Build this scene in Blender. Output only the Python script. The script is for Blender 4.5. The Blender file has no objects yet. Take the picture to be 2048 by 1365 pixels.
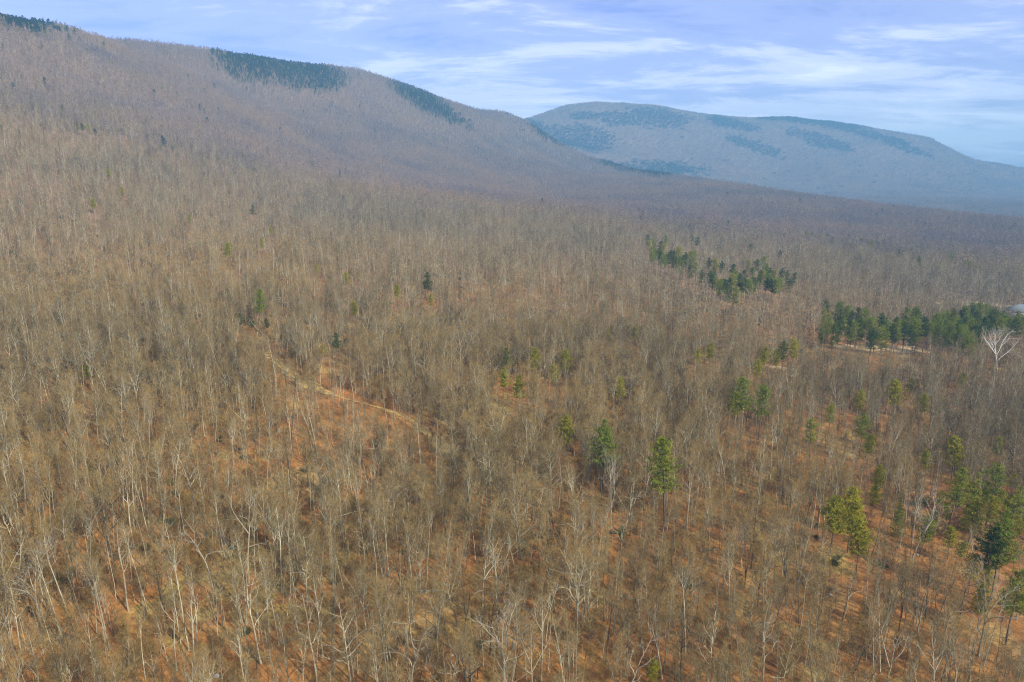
import bpy, math, random
import numpy as np
from mathutils import Vector

# ------------------------------------------------------------------ camera, sky, sun, exposure
SC = bpy.context.scene
COL = SC.collection
CAM_Z, PITCH, FPX = 86.0, math.radians(13.3), 1366.0        # drone height, tilt, focal length in photo pixels (2048 wide)
SUN_AZ, SUN_EL = math.radians(47.0), math.radians(34.0)      # sun stands behind the camera, to its right

cam_data = bpy.data.cameras.new('camera')
cam_data.sensor_width = 36.0
cam_data.lens = 36.0 * FPX / 2048.0
cam_data.clip_start, cam_data.clip_end = 1.0, 40000.0
cam = bpy.data.objects.new('camera', cam_data)
cam.location = (0, 0, CAM_Z)
cam.rotation_euler = (math.pi / 2 - PITCH, 0, 0)
COL.objects.link(cam)
SC.camera = cam

SUN_DIR = Vector((math.sin(SUN_AZ) * math.cos(SUN_EL), -math.cos(SUN_AZ) * math.cos(SUN_EL), math.sin(SUN_EL)))
sun_data = bpy.data.lights.new('sun', 'SUN')
sun_data.energy, sun_data.angle, sun_data.color = 5.0, math.radians(0.53), (1.0, 0.945, 0.82)
sun = bpy.data.objects.new('sun', sun_data)
sun.rotation_euler = SUN_DIR.to_track_quat('Z', 'Y').to_euler()
COL.objects.link(sun)

world = bpy.data.worlds.new('World')
SC.world = world
world.use_nodes = True
wt = world.node_tree
wt.nodes.clear()
def N(tree, kind, **kw):
    n = tree.nodes.new(kind)
    for k, v in kw.items():
        if k.startswith('in_'):
            key = k[3:]
            n.inputs[int(key) if key.isdigit() else key.replace('_', ' ')].default_value = v
        else:
            setattr(n, k, v)
    return n
def L(tree, a, b):
    tree.links.new(a, b)
def M_(tree, op, a, b=None, clamp=False):
    n = tree.nodes.new('ShaderNodeMath'); n.operation = op; n.use_clamp = clamp
    for i, v in enumerate((a, b)):
        if v is None: continue
        if isinstance(v, (int, float)): n.inputs[i].default_value = v
        else: tree.links.new(v, n.inputs[i])
    return n.outputs[0]
def ramp(tree, fac, stops, interp='LINEAR'):
    n = tree.nodes.new('ShaderNodeValToRGB'); cr = n.color_ramp; cr.interpolation = interp
    while len(cr.elements) < len(stops): cr.elements.new(0.5)
    for e, (p, c) in zip(cr.elements, stops):
        e.position = p; e.color = (*c, 1) if len(c) == 3 else c
    tree.links.new(fac, n.inputs[0])
    return n.outputs[0]
def mix(tree, fac, a, b, blend='MIX'):
    n = tree.nodes.new('ShaderNodeMix'); n.data_type = 'RGBA'; n.blend_type = blend
    for i, v in ((0, fac), (6, a), (7, b)):
        if isinstance(v, (int, float)): n.inputs[i].default_value = v
        elif isinstance(v, tuple): n.inputs[i].default_value = (*v, 1) if len(v) == 3 else v
        else: tree.links.new(v, n.inputs[i])
    return n.outputs[2]

sky = N(wt, 'ShaderNodeTexSky', sky_type='NISHITA', sun_disc=False, sun_elevation=SUN_EL,
        sun_rotation=math.pi - SUN_AZ, altitude=300.0, air_density=1.0, dust_density=1.6, ozone_density=2.5)
tc = N(wt, 'ShaderNodeTexCoord')
sep = N(wt, 'ShaderNodeSeparateXYZ'); L(wt, tc.outputs['Generated'], sep.inputs[0])
zz = M_(wt, 'ADD', M_(wt, 'MAXIMUM', sep.outputs[2], 0.0), 0.10)
cx = M_(wt, 'DIVIDE', sep.outputs[0], zz)
cy = M_(wt, 'DIVIDE', sep.outputs[1], zz)
comb = N(wt, 'ShaderNodeCombineXYZ'); L(wt, cx, comb.inputs[0]); L(wt, cy, comb.inputs[1])
mp1 = N(wt, 'ShaderNodeMapping'); mp1.inputs['Scale'].default_value = (0.55, 1.0, 1); mp1.inputs['Rotation'].default_value = (0, 0, math.radians(-14)); mp1.inputs['Location'].default_value = (5.1, 0.2, 0)
L(wt, comb.outputs[0], mp1.inputs[0])
n1 = N(wt, 'ShaderNodeTexNoise', in_Scale=1.7, in_Detail=12.0, in_Roughness=0.66, in_Distortion=0.35); L(wt, mp1.outputs[0], n1.inputs['Vector'])
n2 = N(wt, 'ShaderNodeTexNoise', in_Scale=0.28, in_Detail=3.0, in_Roughness=0.5); L(wt, mp1.outputs[0], n2.inputs['Vector'])
cl = M_(wt, 'ADD', M_(wt, 'ADD', M_(wt, 'MULTIPLY', n1.outputs[0], 0.62), M_(wt, 'MULTIPLY', n2.outputs[0], 0.62)), M_(wt, 'MULTIPLY', M_(wt, 'DIVIDE', 0.1, zz), 0.14))      # the veil looks thicker low down
cloud = ramp(wt, cl, [(0.50, (0.03, 0.03, 0.03)), (0.63, (0.20, 0.20, 0.20)), (0.72, (0.55, 0.55, 0.55)), (0.84, (0.95, 0.95, 0.95))], 'EASE')
skyc = mix(wt, 1.0, sky.outputs[0], (1.46, 1.30, 2.2), 'MULTIPLY')
skyb = mix(wt, M_(wt, 'MULTIPLY', cloud, 0.82), skyc, (19.5, 19.3, 20.2))
bg = N(wt, 'ShaderNodeBackground', in_Strength=0.054); L(wt, skyb, bg.inputs[0])
wo = N(wt, 'ShaderNodeOutputWorld'); L(wt, bg.outputs[0], wo.inputs[0])

vs = SC.view_settings
vs.view_transform, vs.look, vs.gamma, vs.use_curve_mapping = 'Standard', 'None', 1.0, False
vs.exposure = 0.85
cy_ = SC.cycles
cy_.use_denoising = True
cy_.denoiser, cy_.denoising_input_passes, cy_.denoising_prefilter = 'OPENIMAGEDENOISE', 'RGB_ALBEDO_NORMAL', 'NONE'
cy_.use_adaptive_sampling = False
cy_.max_bounces, cy_.diffuse_bounces, cy_.glossy_bounces, cy_.transmission_bounces, cy_.volume_bounces = 3, 1, 1, 1, 0
cy_.sample_clamp_indirect = 4.0
cy_.pixel_filter_type = 'BLACKMAN_HARRIS'
cy_.filter_width = 1.15

# ------------------------------------------------------------------ the lie of the land
def hash2(ix, iy, seed):
    h = (ix.astype(np.int64) * 374761393 + iy.astype(np.int64) * 668265263 + seed * 1274126177) & 0xFFFFFFFF
    h = ((h ^ (h >> 13)) * 1274126177) & 0xFFFFFFFF
    h = ((h ^ (h >> 16)) * 2246822519) & 0xFFFFFFFF
    return ((h ^ (h >> 15)) & 0xFFFFFF) / float(0xFFFFFF)
def vnoise(x, y, seed):
    ix, iy = np.floor(x), np.floor(y); fx, fy = x - ix, y - iy
    ux, uy = fx * fx * fx * (fx * (fx * 6 - 15) + 10), fy * fy * fy * (fy * (fy * 6 - 15) + 10)
    a, b = hash2(ix, iy, seed), hash2(ix + 1, iy, seed)
    c, d = hash2(ix, iy + 1, seed), hash2(ix + 1, iy + 1, seed)
    return (a * (1 - ux) + b * ux) * (1 - uy) + (c * (1 - ux) + d * ux) * uy - 0.5
def fbm(x, y, wl, octs, seed):
    s, a = 0.0, 1.0
    for o in range(octs):
        s = s + a * vnoise(x / wl, y / wl, seed + o * 17); wl *= 0.5; a *= 0.5
    return s
def smooth(a, b, x):
    t = np.clip((x - a) / (b - a), 0, 1); return t * t * (3 - 2 * t)

def ray(px, py):
    vx, vz = (px - 1024.0) / FPX, (682.5 - py) / FPX
    d = np.array([vx, math.cos(PITCH) + vz * math.sin(PITCH), -math.sin(PITCH) + vz * math.cos(PITCH)])
    return d / np.linalg.norm(d[:2])                     # one metre along the ground per unit
def project(x, y, z):
    dz = z - CAM_Z
    fwd = y * math.cos(PITCH) - dz * math.sin(PITCH)
    up = y * math.sin(PITCH) + dz * math.cos(PITCH)
    fwd = np.maximum(fwd, 1e-3)
    return 1024.0 + FPX * x / fwd, 682.5 - FPX * up / fwd

def skyline(pts, canopy):
    return [(d * ray(px, py)[0], d * ray(px, py)[1], CAM_Z + d * ray(px, py)[2] - canopy) for px, py, d in pts]
# crest of the long ridge, then the spur that runs down from it into the valley
RIDGE = [(-330, -25, 1330), (0, 20, 1500), (120, 42, 1620), (270, 80, 1800), (420, 100, 1990), (540, 115, 2130), (640, 128, 2260), (740, 150, 2400), (800, 175, 2500), (900, 210, 2680), (1000, 240, 2900)]
SPUR = [(1050, 256, 2900), (1110, 284, 2800), (1210, 322, 2650), (1300, 343, 2450), (1400, 358, 2250), (1500, 372, 2080), (1600, 388, 1930), (1700, 402, 1810), (1850, 420, 1700), (2048, 440, 1600), (2300, 462, 1520)]
FARTOP = [(960, 262, 4300), (1040, 242, 4400), (1090, 226, 4500), (1140, 213, 4550), (1190, 208, 4600), (1300, 214, 4700), (1400, 226, 4800), (1500, 232, 4900), (1600, 238, 5000), (1680, 250, 5050), (1740, 256, 5100), (1800, 266, 5150), (1850, 279, 5200), (1900, 297, 5250), (1960, 316, 5350), (2048, 338, 5500), (2200, 356, 5700), (2500, 372, 6100)]
ctl = []
rc, sp, ft = skyline(RIDGE, 13), skyline(SPUR, 14), skyline(FARTOP, 12)
ctl += rc + sp + ft
# foot slope of the ridge: falls away from the crest line, gentle under the camera
PROF_D = [0, 250, 550, 842, 1308, 1700, 2500, 4000]
PROF_Z = [420, 300, 150, 52, 0, -14, -28, -40]
def foot(x, y):
    d = (x + 900) * 0.917 - (y - 1200) * 0.4
    return float(np.interp(d, PROF_D, PROF_Z))
for x in (-700, -450, -200, 0, 200, 450, 750, 1100, 1500):
    for y in (-500, -150, 150, 400, 700, 1000):
        d = (x + 900) * 0.917 - (y - 1200) * 0.4
        if d > 420 and not (x > 900 and y > 800) and not (y >= 1000 and d < 900): ctl.append((x, y, foot(x, y)))
for (x, y, z) in rc[1:-1]:                                # the face below the crest, and the unseen back slope
    ctl.append((x + 0.917 * 260, y - 0.4 * 260, z - 0.3 * (z + 20))); ctl.append((x - 0.917 * 450, y + 0.4 * 450, z - 190))
    ctl.append((x + 0.917 * 560, y - 0.4 * 560, z - 0.66 * (z + 20)))
for (x, y, z) in sp[1:]:                                  # hollow beyond the spur
    r = math.hypot(x, y); k = (r + 420) / r
    ctl.append((x * k, y * k, min(z - 32, 55)))
for i, (x, y, z) in enumerate(ft):                        # the far mountain's apron and back slope
    r = math.hypot(x, y)
    for back, f in ((500, 0.56), (1000, 0.23)):
        k = (r - back) / r; ctl.append((x * k, y * k, -30 + (z + 30) * f))
    k = (r + 900) / r; ctl.append((x * k, y * k, z - 220))
for x, y, z in ((2200, 2200, -30), (2900, 3000, -34), (1700, 2500, -15), (1300, 2900, 0), (3500, 1500, -40), (2500, 400, -36), (1500, -800, -30), (-1500, -800, 330), (-2300, 800, 150), (0, -1200, 20), (5200, 4200, -40), (6500, 2000, -45),
                (-2500, 3500, 150), (-1500, 5000, 120), (0, 6500, 120), (2500, 7500, 60), (6500, 7500, -20), (7500, 4500, -40), (-3500, 0, 120), (-3500, 7500, 100), (4500, -1500, -40), (-2500, -1800, 200)):
    ctl.append((x, y, z))
CT = np.array(ctl); KM = 1000.0
def tps_k(r2):
    return 0.5 * r2 * np.log(np.maximum(r2, 1e-12))
def tps_fit(P, lam=2e-4):
    n = len(P); X = P[:, :2] / KM
    K = tps_k(((X[:, None] - X[None]) ** 2).sum(-1)) + lam * np.eye(n)
    Q = np.hstack([np.ones((n, 1)), X]); A = np.zeros((n + 3, n + 3))
    A[:n, :n] = K; A[:n, n:] = Q; A[n:, :n] = Q.T
    return np.linalg.solve(A, np.concatenate([P[:, 2], np.zeros(3)]))
TW = tps_fit(CT)
def ground(x, y):
    x = np.atleast_1d(np.asarray(x, float)); y = np.atleast_1d(np.asarray(y, float))
    shp = x.shape; xf, yf = x.ravel(), y.ravel(); out = np.empty(xf.size)
    X = CT[:, :2] / KM; n = len(CT)
    for s in range(0, xf.size, 40000):
        a, b = xf[s:s + 40000] / KM, yf[s:s + 40000] / KM
        r2 = (a[:, None] - X[None, :, 0]) ** 2 + (b[:, None] - X[None, :, 1]) ** 2
        out[s:s + 40000] = tps_k(r2) @ TW[:n] + TW[n] + TW[n + 1] * a + TW[n + 2] * b
    r = np.hypot(xf, yf)
    out += fbm(xf, yf, 70.0, 2, 5) * 2.2
    hill = smooth(110, 260, out)
    out += hill * fbm(xf + 300, yf, 420.0, 3, 47) * 20.0
    out -= hill * (1 - smooth(300, 390, out)) * smooth(3300, 2600, r) * (np.abs(fbm(xf - 90, yf + 40, 340.0, 2, 91)) * 52.0 - 8.0)
    out += smooth(3100, 3700, r) * smooth(0, 90, out) * (np.abs(fbm(xf, yf, 620.0, 2, 83)) * -120.0 + 20.0) * (1 - 0.6 * smooth(250, 420, out))
    return out.reshape(shp)
def at(px, py, far=9000.0):
    """the point of the ground that a sight line meets"""
    d = ray(px, py); t = np.concatenate([np.arange(40, 800, 2.0), np.arange(800, far, 8.0)])
    g = ground(d[0] * t, d[1] * t); below = np.nonzero(CAM_Z + d[2] * t <= g)[0]
    i = below[0] if len(below) else len(t) - 1
    t0, t1 = t[max(i - 1, 0)], t[i]
    for _ in range(14):
        m = 0.5 * (t0 + t1)
        if CAM_Z + d[2] * m <= ground(d[0] * m, d[1] * m)[0]: t1 = m
        else: t0 = m
    return np.array([d[0] * t1, d[1] * t1, ground(d[0] * t1, d[1] * t1)[0]])
def foot_of(px, py_top, height):
    """where a tree of this height stands when its tip shows at this pixel: the same walk with the ground raised"""
    d = ray(px, py_top); t = np.concatenate([np.arange(40, 800, 1.0), np.arange(800, 7000, 6.0)])
    g = ground(d[0] * t, d[1] * t); below = np.nonzero(CAM_Z + d[2] * t <= g + height)[0]
    i = below[0] if len(below) else len(t) - 1
    return np.array([d[0] * t[i], d[1] * t[i], g[i]])

# ------------------------------------------------------------------ materials
def new_mat(name):
    m = bpy.data.materials.new(name); m.use_nodes = True
    t = m.node_tree; t.nodes.clear()
    b = t.nodes.new('ShaderNodeBsdfPrincipled'); o = t.nodes.new('ShaderNodeOutputMaterial')
    t.links.new(b.outputs[0], o.inputs[0])
    b.inputs['Roughness'].default_value = 0.9
    b.inputs['Specular IOR Level'].default_value = 0.15
    return m, t, b
def noise(t, vec, scale, detail=3.0, rough=0.55):
    n = N(t, 'ShaderNodeTexNoise', in_Scale=scale, in_Detail=detail, in_Roughness=rough)
    t.links.new(vec, n.inputs['Vector']); return n.outputs[0]
def wood_mat(name, stops, grain=0.35):
    """bark: every tree its own tone, streaked and blotched along the stem"""
    m, t, b = new_mat(name)
    oi = N(t, 'ShaderNodeObjectInfo'); g = N(t, 'ShaderNodeTexCoord')
    c = ramp(t, oi.outputs['Random'], stops)
    mp = N(t, 'ShaderNodeMapping'); mp.inputs['Scale'].default_value = (3, 3, 0.5); L(t, g.outputs['Object'], mp.inputs[0])
    n = noise(t, mp.outputs[0], 1.6, 4)
    v = ramp(t, n, [(0.3, (1 - grain,) * 3), (0.7, (1 + grain,) * 3)])
    L(t, mix(t, 1.0, c, v, 'MULTIPLY'), b.inputs['Base Color'])
    return m
BARK = wood_mat('bark_grey', [(0, (0.046, 0.040, 0.027)), (0.22, (0.143, 0.129, 0.084)), (0.5, (0.370, 0.336, 0.220)), (0.72, (0.302, 0.274, 0.188)), (0.88, (0.185, 0.162, 0.104)), (1, (0.063, 0.051, 0.034))])
PALE = wood_mat('bark_pale', [(0, (0.246, 0.217, 0.144)), (0.5, (0.334, 0.303, 0.210)), (1, (0.212, 0.189, 0.129))], 0.25)
WHITEBARK = wood_mat('bark_white', [(0, (0.60, 0.58, 0.52)), (1, (0.66, 0.64, 0.58))], 0.15)
PINEBARK = wood_mat('bark_pine', [(0, (0.10, 0.075, 0.055)), (1, (0.16, 0.12, 0.09))])

def twig_mat(name, stops):
    m, t, b = new_mat(name)
    oi = N(t, 'ShaderNodeObjectInfo')
    c = ramp(t, oi.outputs['Random'], stops)
    n = noise(t, oi.outputs['Location'], 0.007, 4)          # stands of one kind of tree share a tone
    z = ramp(t, n, [(0.34, (0.74, 0.78, 0.90)), (0.5, (1.0, 0.98, 0.94)), (0.66, (1.22, 1.10, 0.86))])
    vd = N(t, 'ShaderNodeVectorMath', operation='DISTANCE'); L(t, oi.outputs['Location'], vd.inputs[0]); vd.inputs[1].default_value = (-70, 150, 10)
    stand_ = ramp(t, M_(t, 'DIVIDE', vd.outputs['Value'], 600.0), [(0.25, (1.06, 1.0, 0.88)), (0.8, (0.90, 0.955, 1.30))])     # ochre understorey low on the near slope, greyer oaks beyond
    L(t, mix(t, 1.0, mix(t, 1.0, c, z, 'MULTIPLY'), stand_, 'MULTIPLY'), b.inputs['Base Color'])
    return m
TWIG = twig_mat('twigs_bare', [(0, (0.091, 0.071, 0.031)), (0.25, (0.222, 0.174, 0.075)), (0.5, (0.138, 0.105, 0.050)), (0.75, (0.227, 0.160, 0.056)), (1, (0.180, 0.140, 0.070))])
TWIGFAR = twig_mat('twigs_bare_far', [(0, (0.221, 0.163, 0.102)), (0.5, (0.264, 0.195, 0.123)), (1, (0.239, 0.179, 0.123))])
FUZZ = twig_mat('twigs_understorey', [(0, (0.131, 0.086, 0.026)), (0.4, (0.206, 0.137, 0.040)), (0.7, (0.149, 0.101, 0.034)), (1, (0.175, 0.124, 0.047))])
def plain_mat(name, a, b_, scale=2.0, rough=0.9):
    m, t, b = new_mat(name)
    g = N(t, 'ShaderNodeTexCoord'); n = noise(t, g.outputs['Object'], scale, 4)
    L(t, ramp(t, n, [(0.35, a), (0.65, b_)]), b.inputs['Base Color']); b.inputs['Roughness'].default_value = rough
    return m
PALETWIG = plain_mat('twigs_pale', (0.229, 0.210, 0.165), (0.280, 0.261, 0.210))
def needle_mat(name, stops, trans=0.35):
    m, t, b = new_mat(name)
    oi = N(t, 'ShaderNodeObjectInfo'); g = N(t, 'ShaderNodeTexCoord')
    c = ramp(t, oi.outputs['Random'], stops)
    n = noise(t, g.outputs['Object'], 0.55, 3)
    v = ramp(t, n, [(0.3, (0.65, 0.72, 0.8)), (0.7, (1.35, 1.25, 1.1))])
    col = mix(t, 1.0, c, v, 'MULTIPLY')
    L(t, col, b.inputs['Base Color'])
    tr = N(t, 'ShaderNodeBsdfTranslucent'); L(t, col, tr.inputs[0])
    mx = N(t, 'ShaderNodeMixShader', in_0=trans); L(t, b.outputs[0], mx.inputs[1]); L(t, tr.outputs[0], mx.inputs[2])
    out = [n_ for n_ in t.nodes if n_.type == 'OUTPUT_MATERIAL'][0]
    L(t, mx.outputs[0], out.inputs[0])
    return m
SHADEGREEN = needle_mat('needles_shade_teal', [(0, (0.018, 0.046, 0.043)), (1, (0.025, 0.057, 0.048))])  # needles darkened and blued: cloud shade and haze put into the colour
NEEDLE = needle_mat('needles_green', [(0, (0.144, 0.194, 0.026)), (1, (0.225, 0.253, 0.029))])
YELLOW = needle_mat('needles_yellow_green', [(0, (0.248, 0.252, 0.018)), (1, (0.320, 0.296, 0.024))])
DEEP = needle_mat('needles_deep_green', [(0, (0.057, 0.096, 0.024)), (1, (0.124, 0.149, 0.025))])
SHRUBGREEN = needle_mat('leaves_olive', [(0, (0.075, 0.095, 0.03)), (1, (0.11, 0.12, 0.035))])
STRAW = plain_mat('dry_leaves_tan', (0.34, 0.19, 0.09), (0.42, 0.27, 0.13), 1.5)

def ground_mat():
    m, t, b = new_mat('leaf_litter')
    g = N(t, 'ShaderNodeNewGeometry'); P = g.outputs['Position']
    big = noise(t, P, 0.022, 4); mid = noise(t, P, 0.11, 4); fine = noise(t, P, 1.1, 6, 0.7); leaf = noise(t, P, 6.0, 3, 0.7)
    litter = ramp(t, mid, [(0.30, (0.142, 0.068, 0.025)), (0.5, (0.266, 0.117, 0.032)), (0.68, (0.311, 0.166, 0.051))])
    moss = ramp(t, fine, [(0.35, (0.176, 0.136, 0.040)), (0.65, (0.288, 0.224, 0.068))])
    mossy = ramp(t, M_(t, 'ADD', M_(t, 'MULTIPLY', big, 0.55), M_(t, 'MULTIPLY', noise(t, P, 0.19, 4), 0.5)), [(0.57, (0, 0, 0)), (0.64, (0.8,) * 3)])
    c = mix(t, mossy, litter, moss)
    straw = ramp(t, noise(t, P, 0.06, 5), [(0.56, (0, 0, 0)), (0.68, (0.75,) * 3)])
    c = mix(t, straw, c, (0.36, 0.25, 0.085))
    sz = N(t, 'ShaderNodeSeparateXYZ'); L(t, P, sz.inputs[0])
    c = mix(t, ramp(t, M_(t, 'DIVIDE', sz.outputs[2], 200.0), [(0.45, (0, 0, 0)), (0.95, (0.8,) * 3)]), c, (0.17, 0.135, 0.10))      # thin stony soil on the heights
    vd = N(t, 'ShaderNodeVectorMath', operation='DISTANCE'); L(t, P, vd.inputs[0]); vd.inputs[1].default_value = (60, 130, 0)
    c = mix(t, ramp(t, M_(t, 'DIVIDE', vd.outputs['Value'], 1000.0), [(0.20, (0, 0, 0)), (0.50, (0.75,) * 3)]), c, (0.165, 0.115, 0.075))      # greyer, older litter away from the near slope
    v = ramp(t, fine, [(0.25, (0.40,) * 3), (0.52, (0.95,) * 3), (0.78, (1.5,) * 3)])
    c = mix(t, 1.0, c, v, 'MULTIPLY')
    v2 = ramp(t, leaf, [(0.3, (0.75, 0.75, 0.8)), (0.7, (1.3, 1.25, 1.15))])
    c = mix(t, 1.0, c, v2, 'MULTIPLY')
    L(t, c, b.inputs['Base Color'])
    bp = N(t, 'ShaderNodeBump', in_Strength=0.5, in_Distance=0.25); L(t, fine, bp.inputs['Height']); L(t, bp.outputs[0], b.inputs['Normal'])
    return m
def grass_mat(name, a, b_, c_):
    m, t, b = new_mat(name)
    g = N(t, 'ShaderNodeNewGeometry'); P = g.outputs['Position']
    n = noise(t, P, 0.35, 6, 0.7); f = noise(t, P, 3.0, 4, 0.7)
    c = ramp(t, n, [(0.32, a), (0.5, b_), (0.66, c_)])
    L(t, mix(t, 1.0, c, ramp(t, f, [(0.3, (0.7,) * 3), (0.7, (1.25,) * 3)]), 'MULTIPLY'), b.inputs['Base Color'])
    return m
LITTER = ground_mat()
def track_mat():
    m, t, b = new_mat('track_dry_grass')
    g = N(t, 'ShaderNodeNewGeometry'); P = g.outputs['Position']
    n = noise(t, P, 0.30, 6, 0.75); f = noise(t, P, 2.2, 5, 0.7)
    c = ramp(t, n, [(0.36, (0.224, 0.124, 0.043)), (0.47, (0.370, 0.232, 0.071)), (0.60, (0.493, 0.346, 0.114))])
    L(t, mix(t, 1.0, c, ramp(t, f, [(0.3, (0.55,) * 3), (0.7, (1.35,) * 3)]), 'MULTIPLY'), b.inputs['Base Color'])
    return m
TRACK = track_mat()
MEADOW = grass_mat('track_dry_grass', (0.272, 0.153, 0.064), (0.391, 0.264, 0.093), (0.442, 0.323, 0.128))
FIELD = grass_mat('field_straw', (0.336, 0.224, 0.112), (0.440, 0.304, 0.144), (0.400, 0.304, 0.176))
ROCK = plain_mat('stone_pale', (0.30, 0.29, 0.26), (0.52, 0.50, 0.45), 1.2)

# ------------------------------------------------------------------ small helpers
def tag(o, label=None, cat=None, group=None, kind=None):
    for k, v in (('label', label), ('category', cat), ('group', group), ('kind', kind)):
        if v: o[k] = v
    return o
def mesh_of(name, V, F, mats, mat_idx=None, smooth_=False):
    V = np.asarray(V, np.float32).reshape(-1, 3)
    me = bpy.data.meshes.new(name)
    me.vertices.add(len(V)); me.vertices.foreach_set('co', V.ravel())
    sizes = np.array([len(f) for f in F], np.int32); flat = np.fromiter((i for f in F for i in f), np.int32, int(sizes.sum()))
    me.loops.add(len(flat)); me.loops.foreach_set('vertex_index', flat)
    me.polygons.add(len(F)); me.polygons.foreach_set('loop_start', np.concatenate([[0], np.cumsum(sizes)[:-1]]).astype(np.int32))
    for m in mats: me.materials.append(m)
    if mat_idx is not None: me.polygons.foreach_set('material_index', np.asarray(mat_idx, np.int32))
    if smooth_: me.polygons.foreach_set('use_smooth', np.ones(len(F), bool))
    me.update(calc_edges=True); me.validate()
    return me
def obj(name, me, parent=None, loc=(0, 0, 0)):
    o = bpy.data.objects.new(name, me); COL.objects.link(o)
    if parent is not None: o.parent = parent
    o.location = loc
    return o
def empty(name, loc, rz=0.0, s=1.0, lean=(0, 0)):
    e = bpy.data.objects.new(name, None); e.empty_display_size = 1.0
    e.location = loc; e.rotation_euler = (lean[0], lean[1], rz); e.scale = (s, s, s)
    COL.objects.link(e); return e

# ------------------------------------------------------------------ ground
def axis(lo, hi, fine, n_lo, n_hi, grow=1.045, cap=42.0):
    pos, s = [n_hi], fine
    while pos[-1] < hi: s = min(s * grow, cap); pos.append(pos[-1] + s)
    neg, s = [n_lo], fine
    while neg[-1] > lo: s = min(s * grow, cap); neg.append(neg[-1] - s)
    return np.array(neg[::-1] + list(np.arange(n_lo + fine, n_hi, fine)) + pos)
gx, gy = axis(-4000, 7600, 5.0, -260, 330), axis(-1500, 8000, 5.0, 40, 640)
GX, GY = np.meshgrid(gx, gy)
GZ = ground(GX, GY)
nx, ny = len(gx), len(gy)
ii = np.arange(nx * ny).reshape(ny, nx)
quads = np.stack([ii[:-1, :-1], ii[:-1, 1:], ii[1:, 1:], ii[1:, :-1]], -1).reshape(-1, 4)
gme = bpy.data.meshes.new('ground')
gme.vertices.add(nx * ny); gme.vertices.foreach_set('co', np.stack([GX, GY, GZ], -1).astype(np.float32).ravel())
gme.loops.add(quads.size); gme.loops.foreach_set('vertex_index', quads.ravel().astype(np.int32))
gme.polygons.add(len(quads)); gme.polygons.foreach_set('loop_start', np.arange(0, quads.size, 4).astype(np.int32))
gme.polygons.foreach_set('use_smooth', np.ones(len(quads), bool))
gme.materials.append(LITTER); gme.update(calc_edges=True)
tag(obj('ground', gme), 'leaf-strewn forest floor rising to the wooded ridges', None, None, 'structure')

def ribbon(name, pts, widths, mat, label, lift=0.10):
    P = np.array([p[:2] for p in pts], float); out_p, out_w = [], []
    for i in range(len(P) - 1):
        n = max(2, int(np.linalg.norm(P[i + 1] - P[i]) / 3))
        for k in range(n):
            t = k / n; out_p.append(P[i] * (1 - t) + P[i + 1] * t); out_w.append(widths[i] * (1 - t) + widths[i + 1] * t)
    out_p.append(P[-1]); out_w.append(widths[-1])
    Q = np.array(out_p)
    for _ in range(6): Q[1:-1] = 0.25 * Q[:-2] + 0.5 * Q[1:-1] + 0.25 * Q[2:]
    T = np.gradient(Q, axis=0); T /= np.linalg.norm(T, axis=1)[:, None]; S = np.stack([-T[:, 1], T[:, 0]], 1)
    W = np.array(out_w) * (1 + 1.1 * fbm(Q[:, 0], Q[:, 1], 8.0, 2, 77))
    cols = np.linspace(-0.5, 0.5, 7); V = []
    for c in cols:
        R = Q + S * (W * c)[:, None]; V.append(np.column_stack([R, ground(R[:, 0], R[:, 1]) + lift]))
    V = np.stack(V, 1); n, k = V.shape[:2]; idx = np.arange(n * k).reshape(n, k)
    F = np.stack([idx[:-1, :-1], idx[:-1, 1:], idx[1:, 1:], idx[1:, :-1]], -1).reshape(-1, 4)
    o = obj(name, mesh_of(name, V.reshape(-1, 3), F.tolist(), [mat], None, True))
    tag(o, label, None, None, 'structure'); return Q, np.array(out_w)
track_px = [(525, 700), (548, 722), (585, 752), (620, 775), (668, 792), (720, 806), (770, 818), (815, 832), (850, 858), (872, 888), (905, 912)]
TRK, TRKW = ribbon('forest_track', [at(x, y) for x, y in track_px], [2, 3.5, 5, 4.5, 2.2, 1.2, 1.4, 2.6, 4, 5, 3], TRACK, 'dry grassy track winding through the bare wood')
FLD, FLDW = ribbon('field', [at(1670, 694), at(1740, 698), at(1800, 699), at(1850, 700)], [9, 15, 18, 12], FIELD, 'strip of tan field in front of the pine grove')
CLR, CLRW = ribbon('clearing', [at(1535, 733), at(1570, 738), at(1610, 742)], [4, 6, 4], FIELD, 'small straw-coloured clearing beside the dark pines')
YRD, YRDW = ribbon('yard', [at(1870, 608), at(1930, 606), at(2010, 612), at(2070, 618)], [8, 14, 16, 14], FIELD, 'pale open yard beside the house')
OPEN = [(TRK, TRKW * 0.45), (FLD, FLDW * 0.8), (CLR, CLRW * 0.8), (YRD, YRDW * 0.5)]
def is_open(x, y):
    hit = np.zeros(len(x), bool)
    for Q, W in OPEN:
        for (qx, qy), w in zip(Q[::2], W[::2]): hit |= (x - qx) ** 2 + (y - qy) ** 2 < w * w
    return hit

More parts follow.
